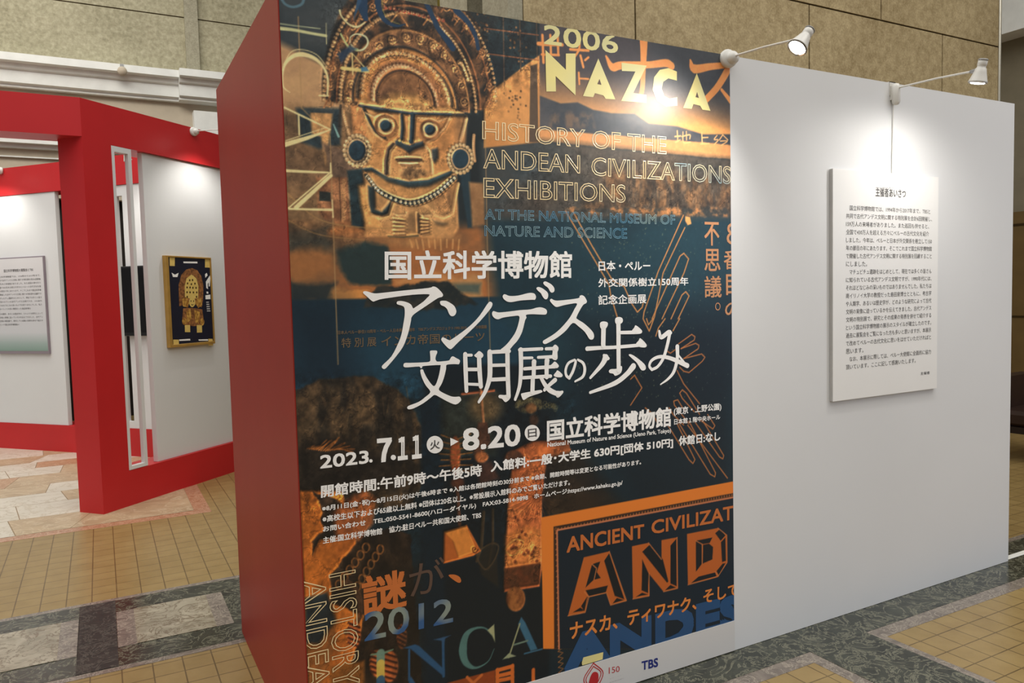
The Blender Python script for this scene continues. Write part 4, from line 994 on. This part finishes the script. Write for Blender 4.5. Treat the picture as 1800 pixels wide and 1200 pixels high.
T(700, 600, 9.23, [(508, 165), (520, 148), (570, 145), (620, 150), (625, 185), (605, 230), (598, 280), (610, 310), (640, 325), (800, 310), (830, 290), (855, 250), (885, 240), (930, 265), (990, 300), (990, 340), (970, 368), (900, 365), (780, 378), (770, 440), (740, 570), (700, 680), (655, 760), (670, 800), (760, 850), (860, 890), (930, 895), (990, 893), (1012, 930), (1005, 965), (925, 1020), (800, 975), (680, 910), (585, 865), (520, 910), (400, 1000), (250, 1080), (170, 1098), (140, 1080), (150, 1050), (190, 1030), (330, 975), (430, 900), (515, 815), (440, 710), (380, 590), (352, 480), (365, 450), (395, 455), (410, 490), (460, 590), (550, 710), (600, 700), (650, 560), (680, 400), (660, 380), (480, 390), (390, 400), (380, 425), (355, 430), (330, 405), (150, 418), (90, 412), (78, 385), (100, 348), (200, 345), (450, 335), (505, 320), (515, 290), (512, 220)])
K = (800, 600, 9)
S(*K, [(152, 200, 72), (160, 450, 76), (172, 780, 64)]); S(*K, [(150, 215, 45), (250, 215, 46)]); S(*K, [(372, 230, 74), (380, 450, 78), (400, 710, 72)])
T(*K, [(297, 215), (330, 185), (370, 150), (415, 175), (440, 215), (415, 258), (340, 255), (305, 235)])
S(*K, [(180, 440, 56), (380, 440, 56)]); S(*K, [(190, 672, 44), (390, 680, 48)])
S(*K, [(540, 165, 84), (545, 400, 86), (535, 590, 84), (470, 790, 66), (368, 955, 46)]); S(*K, [(540, 168, 58), (845, 152, 64)]); S(*K, [(820, 160, 78), (825, 500, 78), (838, 850, 76)])
T(*K, [(678, 865), (700, 842), (780, 845), (850, 830), (872, 870), (850, 915), (800, 955), (770, 945), (735, 905), (690, 892)])
S(*K, [(560, 376, 52), (830, 370, 52)]); S(*K, [(560, 602, 60), (830, 590, 62)])
S(*K, [(1030, 130, 80), (1035, 400, 76), (1020, 650, 66), (985, 800, 56), (942, 915, 46)]); S(*K, [(1010, 132, 54), (1365, 115, 52)]); S(*K, [(1430, 115, 50), (1560, 110, 54)])
T(*K, [(1530, 100), (1572, 48), (1622, 85), (1625, 130), (1610, 170), (1612, 265), (1575, 295), (1525, 262), (1535, 160)])
S(*K, [(1050, 262, 46), (1210, 258, 44)]); S(*K, [(1305, 250, 46), (1580, 238, 56)])
S(*K, [(1240, 320, 86), (1238, 420, 72), (1235, 560, 74)]); S(*K, [(1445, 300, 90), (1440, 400, 76), (1440, 560, 74)])
S(*K, [(1090, 430, 54), (1600, 392, 56)]); T(*K, [(1480, 400), (1530, 350), (1572, 316), (1632, 378), (1612, 414), (1540, 425)]); S(*K, [(1070, 572, 54), (1500, 546, 56)])
T(*K, [(1550, 535), (1590, 480), (1615, 455), (1688, 518), (1678, 560), (1600, 562)])
S(*K, [(1222, 570, 74), (1215, 800, 76)]); T(*K, [(1035, 835), (1060, 815), (1200, 788), (1340, 765), (1366, 778), (1358, 806), (1170, 870), (1085, 922), (1058, 905)])
S(*K, [(1350, 570, 58), (1420, 690, 72), (1500, 775, 82), (1630, 835, 74)]); T(*K, [(1590, 785), (1650, 782), (1695, 776), (1700, 812), (1630, 884), (1590, 865)]); S(*K, [(1572, 608, 74), (1480, 690, 60), (1405, 765, 54)])
K = (980, 550, 7.06)
S(*K, [(205, 580, 30), (130, 620, 34), (95, 700, 36), (102, 770, 36), (138, 808, 36)]); S(*K, [(205, 580, 30), (218, 610, 36), (185, 720, 40), (140, 805, 38)]); S(*K, [(245, 578, 28), (310, 620, 38), (332, 700, 42), (305, 790, 38), (210, 848, 24)])
S(*K, [(565, 150, 70), (560, 400, 66)]); T(*K, [(520, 130), (545, 106), (590, 106), (618, 125), (612, 162), (585, 195), (530, 190)])
S(*K, [(748, 100, 66), (750, 250, 64), (750, 450, 62), (752, 710, 60)]); T(*K, [(710, 68), (755, 48), (798, 65), (802, 108), (770, 135), (715, 130)])
S(*K, [(770, 242, 42), (980, 238, 46)]); T(*K, [(915, 225), (945, 180), (965, 152), (1038, 212), (1030, 252), (960, 258)]); S(*K, [(360, 442, 56), (540, 430, 46), (700, 424, 42), (1010, 398, 42)]); T(*K, [(965, 385), (1000, 340), (1022, 312), (1096, 388), (1082, 425), (1000, 418)])
T(*K, [(630, 718), (655, 695), (725, 690), (790, 655), (782, 738), (712, 778), (685, 752), (642, 742)])
S(*K, [(592, 550, 84), (545, 640, 62), (402, 802, 34)]); T(*K, [(878, 522), (900, 510), (960, 540), (1070, 630), (1090, 688), (1062, 712), (1028, 700), (980, 620), (930, 572)])
S(*K, [(935, 660, 80), (850, 760, 66), (700, 872, 60), (400, 985, 36)]); T(*K, [(555, 525), (570, 506), (610, 525), (642, 560), (620, 585), (570, 570)])
S(*K, [(1256, 225, 34), (1280, 300, 56), (1372, 238, 58), (1400, 245, 40)]); S(*K, [(1388, 235, 50), (1360, 380, 48), (1310, 550, 44), (1240, 660, 38), (1165, 702, 36)]); S(*K, [(1165, 702, 36), (1134, 655, 36), (1165, 585, 38), (1260, 542, 42), (1400, 562, 50), (1605, 652, 62)]); S(*K, [(1480, 415, 58), (1480, 560, 50), (1440, 720, 46), (1370, 812, 34), (1272, 885, 16)]); S(*K, [(1495, 520, 20), (1560, 610, 34)])
# marks on the white margin
line4('TBS', (1127, 1161.7, 1176.5), (1155, 1155.3, 1170), NV, .04, y=-.0046)
line4('150', (1069, 1171.7, 1183), (1088, 1169, 1179), CR_, .0, y=-.0046); line('日本・ペルー', (1071, 1192), (1095, 1184), BK, .0, y=-.0046); line('外交関係樹立', (1070, 1199), (1096, 1190), BK, .0, y=-.0046)
for k, w in ((1.0, .004), (.78, .0035)):
    d = P_([(1042, 1184-26*k+6), (1042+17*k, 1188-6), (1042, 1188+24*k), (1042-17*k, 1194)]); ribbon(LB, d+[d[0]], [w]*5, -.0046, CR_)
blob(LB, round_poly(P_([(1036, 1190), (1042, 1180), (1050, 1182), (1050, 1196), (1044, 1206), (1034, 1204)])), -.0046, CR_)
# keep the printing inside the sheet
keep = []
V = LB.v
LB.v = [(min(max(x, .0005), SHX-.0005), y, min(max(z, .008), SHZ1-.0005)) for x, y, z in V]
def flat_build(mb, name, mats, parent):
    me = bpy.data.meshes.new(name); me.from_pydata(mb.v, [], mb.f); me.update()
    for m in mats: me.materials.append(m)
    me.polygons.foreach_set('material_index', mb.mi)
    o = bpy.data.objects.new(name, me); COL.objects.link(o); o.parent = parent; return o
flat_build(LB, 'printed_lettering', INKS, poster)['label'] = 'white title and captions printed on the collage'

# ------------------------------------------------------------------ the mounted text sheet on the white half
BX0, BX1, BZ0, BZ1 = 2.304, 3.041, .984, 1.992
board = thing('text_panel', 'white text panel of black Japanese greeting mounted on the blank white half of the partition', 'text panel', (BX0, 0, BZ0))
MB().bbox(0, BX1-BX0, -.016, -.0005, 0, BZ1-BZ0, .001).build('backing_board', m_foam, board)
MB().box(.0005, BX1-BX0-.0005, -.0168, -.0155, .0005, BZ1-BZ0-.0005).build('printed_sheet', m_board, board)
body = ['　国立科学博物館では、1994年から2017年まで、TBSと', '共同で古代アンデス文明に関する特別展を合計6回開催し、', '159万人の来場者がありました。また巡回も併せると、', '全国で430万人を超える方々にペルーの古代文化を紹介', 'しました。今年は、ペルーと日本が外交関係を樹立して150', '年の節目の年にあたります。そこでこれまで国立科学博物館', 'で開催した古代アンデス文明に関する特別展を回顧すること', 'にしました。', '　マチュピチュ遺跡をはじめとして、現在では多くの皆さん', 'に知られている古代アンデス文明ですが、1990年代には、', 'それほどなじみの深いものではありませんでした。私たちは', '南イリノイ大学の教授だった島田泉博士とともに、考古学', 'や人類学、あるいは歴史学が、どのような研究によって古代', '文明の実像に迫っているかを伝えてきました。古代アンデス', '文明の特別展で、研究とその成果の発表を併せて紹介する', 'という国立科学博物館の展示のスタイルが確立したのです。', '過去に展覧会をご覧になった方も多いと思いますが、本展示', 'で改めてペルーの古代文化に思いをはせていただければと', '思います。', '　なお、本展示に際しては、ペルー大使館に全面的に協力', '頂いています。ここに記して感謝いたします。']
TB = MB()
bw = BX1-BX0; bh = BZ1-BZ0
def bl(px, py):
    d = _rt*((px-900)/CF)-_up*((py-600)/CF)+_fwd; tt = (-.0168-CPOS.y)/d.y; p = CPOS+d*tt; return p.x-BX0, p.z-BZ0
xl = bl(1487, 520)[0]; xr = bl(1637, 520)[0]
z0 = bl(1490, 365)[1]; z1 = bl(1490, 645)[1]
pitch = (z0-z1)/20; ch = pitch*.64
full = xr-xl
for i, s in enumerate(body):
    zc = z0-pitch*i
    n = sum(.55 if ord(q) < 128 else 1 for q in s); N = 26.0
    ind = full/26 if s.startswith('　') else 0
    s2 = s.strip('　'); n2 = sum(.55 if ord(q) < 128 else 1 for q in s2)
    w = min(full-ind, full*n2/25.6) if n2 > 22 else full*n2/26
    put_text(TB, s2, xl+ind, xl+ind+w, zc-ch/2, zc+ch/2, -.0174, 0, .0, 0, False, 2)
a = bl(1539, 345); b = bl(1592, 333)
put_text(TB, '主催者あいさつ', a[0], b[0], a[1], b[1], -.0174, 0, .012, 0, False, 2)
a = bl(1618, 659); b = bl(1634, 652)
put_text(TB, '主催者', a[0], b[0], a[1], b[1], -.0174, 0, .008, 0, False, 2)
for x0_, x1_ in ((1539, 1548), (1551, 1560), (1562, 1570)):
    a = bl(x0_, 331.5); b = bl(x1_, 329); put_text(TB, 'さい', a[0], b[0], a[1], b[1], -.0174, 0, 0, 0, False, 1)
flat_build(TB, 'printed_text', [m_ink], board)

# ------------------------------------------------------------------ arm spotlights
def spotlight(loc, rotz, label, aim, th, top, arm=.38, drop=.022, style='capsule', power=0.0, spot=75, group=None, blend=.9):
    """origin on the wall face just under its top edge; the front of the wall is -y"""
    root = thing('arm_spotlight', label, 'spotlight', loc, rotz, group)
    mb = MB()
    if style == 'capsule':
        mb.lathe((0, -.02, -.075), (0, 0, 1), [(0, 0), (.012, .003), (.018, .014), (.018, .08), (.012, .094), (0, .098)], 20)
        mb.box(-.014, .014, -.022, .0, -.05, .012)
    else:
        mb.lathe((0, .0, -.004), (-.25, -1, .1), [(0, 0), (.034, .0), (.036, .006), (.036, .016), (.03, .024), (0, .028)], 24)
        mb.lathe((.004, -.024, -.004), (-.1, -1, .1), [(0.026, 0), (.024, .014), (.012, .026), (0, .028)], 24)
    mb.build('wall_mount', m_enam, root)
    MB().plate([(-.02, -.03), (.02, -.03), (.02, top+.004), (-.02, top+.004)], -.0035, -.0005).box(-.02, .02, -.0035, th+.004, top+.0006, top+.004).box(-.02, .02, th+.0008, th+.004, -.03, top+.004).build('top_clip', m_enam, root)
    a0 = Vector((0, -.03, .0)); a1 = Vector((0, -arm, -drop))
    MB().tube([a0, a0.lerp(a1, .5)+Vector((0, 0, .004)), a1], [.0042, .004, .0045], 10).build('arm', m_enam, root)
    d = Vector(aim).normalized()
    j = a1+Vector((0, -.012, -.004))
    MB().lathe(a1+Vector((0, .03, .002)), (a1-a0), [(0, 0), (.007, .0), (.009, .02), (.01, .045), (0, .047)], 14).build('swivel_joint', m_lampg, root)
    hd = MB().lathe(j-d*.042, d, [(0, 0), (.015, .001), (.018, .006), (.018, .022), (.0165, .024), (.0165, .03), (.02, .034), (.024, .05), (.034, .082), (.037, .088), (.0355, .0885), (.03, .07), (.015, .055), (0, .054)], 28)
    hd = hd.build('lamp_head', [m_enam], root)
    MB().lathe(j-d*.046, d, [(0, 0), (.016, .0), (.019, .003), (.019, .006), (0, .006)], 24).build('end_cap', m_lampg, hd)
    MB().lathe(j+d*.012, d, [(.013, .001), (.029, .0285), (.033, .038), (.0325, .0382), (.0275, .029), (.011, .003)], 28).build('reflector', m_chrome, hd)
    MB().lathe(j+d*.014, d, [(0, 0), (.012, .002), (.027, .024), (.0305, .031), (.024, .037), (0, .040)], 24).build('bulb', m_glow, hd)
    if power:
        l = bpy.data.lights.new('lamp_light', 'SPOT'); l.energy = power; l.color = (1, .955, .885)
        l.spot_size = math.radians(spot); l.spot_blend = blend; l.shadow_soft_size = .03
        o = bpy.data.objects.new('lamp_light', l); COL.objects.link(o); o.parent = root
        o.location = j+d*.05; o.rotation_euler = d.to_track_quat('-Z', 'Y').to_euler()
    return root
G = 'white arm spotlights clamped on the panel tops'
spotlight((1.715, 0, 2.386), 0, 'white arm spotlight clamped where the poster meets the white panel, its bulb turned left', (-.66, .06, -.78), .05, .014, .36, .03, 'disc', 66, 155, G, 1.0)
_lamp = spotlight((2.719, 0, 2.372), 0, 'white arm spotlight over the greeting text panel, its lamp pointing straight down', (-.02, .24, -1), .05, .028, .385, .018, 'capsule', 36, 165, G, 1.0)
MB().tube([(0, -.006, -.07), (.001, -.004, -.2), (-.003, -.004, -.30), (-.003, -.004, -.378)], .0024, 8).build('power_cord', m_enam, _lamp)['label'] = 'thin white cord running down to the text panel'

# ------------------------------------------------------------------ red booth behind
RB = math.radians(41.5557); P2 = Vector((-.540, 3.833, 0))
booth = thing('exhibition_booth', 'red exhibition booth with white wall panels standing on the pale stone floor at the left', 'booth', P2, RB)
c_, s_ = math.cos(-RB), math.sin(-RB)
def to_local(mb):
    mb.v = [((x-P2.x)*c_-(y-P2.y)*s_, (x-P2.x)*s_+(y-P2.y)*c_, z) for x, y, z in mb.v]; return mb
BH = 2.918; T_ = .228
mb = MB()
mb.box(0, .24, 0, T_, 0, BH); mb.box(.24, 1.60, 0, T_, 0, .262); mb.box(.24, 1.60, 0, T_, 2.636, BH); mb.box(1.60, 1.893, 0, T_, 0, BH)
mb.build('front_frame', m_red, booth)
mb = MB()
mb.box(1.665, 1.893, T_, 4.2, 0, .275); mb.box(1.665, 1.893, T_, 4.2, 2.638, BH); mb.box(1.665, 1.893, 4.2, 4.45, 0, BH)
mb.build('rear_frame', m_red, booth)
to_local(MB().box(-4.2, P2.x, P2.y, P2.y+.25, 2.655, BH)).build('header_beam', m_red, booth)
pn = MB().box(.546, 1.60, .03, .075, .264, 2.634).build('front_panel', m_white, booth)
fr = MB().box(.2405, .266, .0, .034, .266, 2.634).box(.388, .417, .0, .034, .266, 2.634).box(.266, .388, .0, .034, 2.596, 2.634).box(.266, .388, .0, .034, .266, .292)
fr.build('slot_frame', m_white, booth)['label'] = 'narrow white frame round the see-through slot'
for a, b in ((2.325, 4.2), (1.535, 2.215), (T_, 1.448)):
    MB().box(1.675, 1.72, a, b, .277, 2.636).build('rear_panel', m_white, booth)
MB().box(1.676, 1.72, 1.448, 1.535, 2.535, 2.636).build('slot_head', m_white, booth)
MB().box(1.676, 1.72, 1.448, 1.535, .277, .345).build('slot_sill', m_white, booth)

# framed poster on the booth
Rz = lambda x, y, z: P2+Vector((x*math.cos(RB)-y*math.sin(RB), x*math.sin(RB)+y*math.cos(RB), z))
gold = paint('gold_frame_lacquer', rgb(186, 146, 74), .35, .5, .12, 10, .3)
fp = thing('framed_poster', 'small gold-framed dark poster of a golden ornament hanging on the booth\'s white panel', 'framed poster', Rz(.693, .03, 1.14), RB)
FW, FH = .502, .724
mb = MB()
for x0_, x1_, z0_, z1_ in ((0, .03, 0, FH), (FW-.012, FW, 0, FH), (.03, FW-.012, 0, .022), (.03, FW-.012, FH-.012, FH)): mb.bbox(x0_, x1_, -.036, -.0006, z0_, z1_, .002)
mb.build('frame', gold, fp)
mb = MB().box(.03, FW-.012, -.026, -.002, .022, FH-.012, 0)
g_navy = paint('navy_art_print', rgb(22, 26, 48), .25, .5, .1, 20)
g_gold = gradient_ink('gold_art_print', [(.35, rgb(150, 100, 44)), (.65, rgb(216, 170, 84))], 40, .3)
g_pale = paint('pale_gold_art_print', rgb(226, 196, 112), .3, .5, .08, 30)
g_br = gradient_ink('bronze_art_print', [(.3, rgb(104, 66, 40)), (.7, rgb(172, 116, 70))], 60, .3)
g_dk = paint('brown_art_dot', rgb(70, 46, 22), .3)
yA = -.0265
def fq(x, y): # traced in a 780x1200 view of the frame: outer corners (120,110) (605,130) (650,1040) (175,1085)
    u = (x-(120+(y-110)*.056))/485.0; v = 1-(y-(110+u*22*(1-2*(y-110)/975.0)))/(975-u*63)
    return u*FW, v*FH
def fb(pts, mi, k=0): blob(mb, [fq(*p) for p in pts], yA-.0004*k, mi)
def fe(cx, cy, rx, ry, mi, k=0, n=20): fb([(cx+rx*math.cos(2*PI*i/n), cy+ry*math.sin(2*PI*i/n)) for i in range(n)], mi, k)
for q in ([(168, 128), (222, 130), (222, 220), (172, 220)], [(545, 140), (603, 145), (605, 232), (545, 230)], [(210, 995), (268, 992), (270, 1065), (215, 1072)], [(585, 960), (632, 958), (640, 1025), (588, 1030)]): fb(q, 2, 1)
fb([(270, 640), (262, 420), (290, 310), (340, 255), (400, 238), (460, 260), (505, 320), (528, 420), (525, 560), (510, 640), (400, 600)], 3, 1)
fb([(328, 540), (326, 420), (345, 345), (398, 305), (450, 345), (472, 420), (470, 545), (400, 560)], 2, 2)
for r_, row in enumerate((((378, 365), (408, 362)), ((355, 398), (396, 405), (434, 398)), ((350, 440), (382, 440), (412, 442), (446, 442)), ((350, 490), (382, 490), (418, 490), (454, 488)), ((352, 538), (452, 534)))):
    for x, y in row: fe(x, y, 8, 12, 5, 3, 8)
fb([(300, 560), (350, 545), (372, 600), (360, 650), (310, 640)], 1, 2); fb([(440, 600), (455, 555), (505, 545), (515, 620), (470, 650)], 1, 2)
fe(405, 590, 34, 52, 2, 3); fe(392, 580, 6, 8, 5, 4, 8); fe(420, 580, 6, 8, 5, 4, 8); fb([(388, 615), (424, 615), (406, 626)], 5, 4)
fb([(310, 660), (400, 650), (515, 660), (535, 790), (520, 830), (420, 840), (320, 830), (302, 780)], 3, 1); fb([(345, 690), (385, 660), (400, 760), (350, 820)], 1, 2); fb([(430, 670), (490, 690), (480, 810), (440, 800)], 1, 2)
fe(322, 795, 22, 38, 1, 2); fe(516, 790, 22, 38, 1, 2)
fb([(328, 835), (384, 830), (386, 905), (330, 908)], 2, 2); fb([(455, 825), (512, 825), (514, 900), (458, 905)], 2, 2)
fb([(310, 172), (460, 172), (462, 190), (312, 188)], 4, 1); fb([(190, 290), (225, 310), (262, 290), (250, 335), (205, 335)], 4, 1)
for q in ([(545, 300), (565, 285), (575, 310), (550, 335)], [(555, 375), (600, 310), (606, 340), (575, 400), (580, 450), (560, 440)], [(585, 350), (605, 345), (600, 420), (588, 425)], [(560, 478), (580, 475), (586, 495), (566, 498)], [(550, 515), (606, 505), (608, 552), (552, 555)]): fb(q, 4, 1)
for k in range(5): fb([(560+k*2, 580+k*22), (590+k*4, 578+k*22), (590+k*4, 590+k*22), (560+k*2, 592+k*22)], 6, 1)
fb([(270, 990), (385, 975), (388, 992), (275, 1005)], 4, 1); fb([(475, 975), (580, 965), (582, 980), (478, 988)], 4, 1)
mb.build('art_print', [g_navy, g_gold, g_pale, g_br, i_white, g_dk, m_foam], fp)

# text sheet on the rear wall of the booth
def Rb(y, z, x=1.675): return Rz(x, y, z)
t = NT('pale_sheet_fading_to_green', .4, .4)
tc = t.n('ShaderNodeTexCoord'); sx = t.n('ShaderNodeSeparateXYZ'); t.l(tc.outputs['Object'], sx.inputs[0])
t.base(t.ramp(sx.outputs['Z'], [(.0, rgb(120, 150, 136)), (.1, rgb(158, 176, 172)), (.22, rgb(206, 208, 212)), (.9, rgb(220, 218, 220))]))
m_sheet2 = t.m
tp = thing('text_panel', 'grey-edged text panel fading to green at the foot, on the booth\'s rear wall', 'text panel', Rb(3.235, 1.008), RB-PI/2)
m_ge = paint('mauve_grey_sheet_edge', rgb(140, 130, 138), .5, .4)
MB().bbox(0, .73, -.022, -.0005, 0, .995, .001).build('backing_board', m_ge, tp)
MB().box(.012, .718, -.0228, -.0215, .03, .983).build('printed_sheet', m_sheet2, tp)
m_gink = paint('grey_print_ink', rgb(92, 90, 92), .7, .1)
TB = MB(); put_text(TB, '国立科学博物館の展覧会とTBS', .16, .58, .846, .876, -.0234, 0, .01, 0, False, 2)
flat_build(TB, 'printed_heading', [m_gink], tp)
src = [body[k].strip('　') for k in (0, 1, 2, 3, 5, 6, 8, 9, 10, 11, 12, 13, 14, 15)]
TB = MB()
for k, s in enumerate(src):
    if k == 10: flat_build(TB, 'printed_paragraph', [m_gink], tp); TB = MB()
    z = .80-k*.037-.015*(k > 9); w = .62 if k not in (9, 13) else (.46 if k == 9 else .28)
    put_text(TB, s[:25] if w > .5 else s[:int(25*w/.62)], .055, .055+w, z-.010, z+.010, -.0234, 0, .0, 0, False, 1)
flat_build(TB, 'printed_paragraph', [m_gink], tp)

# monitor on the rear wall, seen through the slot
mo = thing('wall_monitor', 'black monitor on the booth\'s rear wall, seen through the narrow slot', 'monitor', Rb(1.56, 1.185), RB-PI/2)
MB().bbox(0, .62, -.055, -.012, 0, .67, .006).build('housing', m_black, mo)
t = NT('dark_screen_glass', .35, .2); t.base(t.ramp(t.noise(t.coord(), 3), [(.3, (.004, .004, .005, 1)), (.7, (.008, .008, .009, 1))])); m_scr = t.m
MB().box(.02, .60, -.0565, -.0545, .035, .65).build('screen', m_scr, mo)
MB().box(.2, .42, -.012, -.0005, .2, .45).build('wall_bracket', m_black, mo)

spotlight(Rz(1.062, 0, BH-.03), RB, 'white arm spotlight on the booth top above the framed poster', (0, .42, -1), T_, .03, .36, .02, 'disc', 42, 110, G)
spotlight(Rz(1.665, .965, BH-.05), RB-PI/2, 'small lit arm spotlight seen through the top of the booth slot', (0, .35, -1), T_, .05, .36, .05, 'disc', 40, 120, G)
spotlight(Rz(1.665, 3.03, BH-.02), RB-PI/2, 'white arm spotlight on the rear red band at the left edge', (0, .4, -1), T_, .02, .36, .02, 'disc', 42, 120, G)

# ------------------------------------------------------------------ small things farther off
fx = thing('ceiling_spot', 'small pale round fixture sitting on the white cornice', 'light fixture', (-.085, 8.70, 4.44))
MB().lathe((0, .03, .0), (0, -1, -.2), [(0, 0), (.05, 0), (.055, .02), (.055, .07), (.045, .09), (0, .092)], 20).build('housing', m_plaster2, fx)
MB().box(-.02, .02, .02, .05, .02, .09).build('bracket', m_lampg, fx)

ch = thing('lounge_chair', 'dark brown leather chair in the shadows past the right end of the partition', 'chair', (6.42, 1.30, 0), math.radians(4))
MB().bbox(-.36, .36, -.33, .17, .30, .43, .03).build('seat', m_leather, ch)
pr = [(-.35, .30), (-.36, .58), (-.34, .66), (-.28, .695), (.28, .695), (.34, .66), (.36, .58), (.35, .30)]
MB().plate(pr, .10, .22).build('backrest', m_leather, ch)
MB().box(-.35, .35, -.31, .18, .245, .30).build('seat_frame', m_wood, ch)
for sx_ in (-.31, .31):
    for sy_ in (-.27, .14): MB().tube([(sx_, sy_, .0), (sx_, sy_, .25)], [.018, .026], 12).build('leg', m_wood, ch)
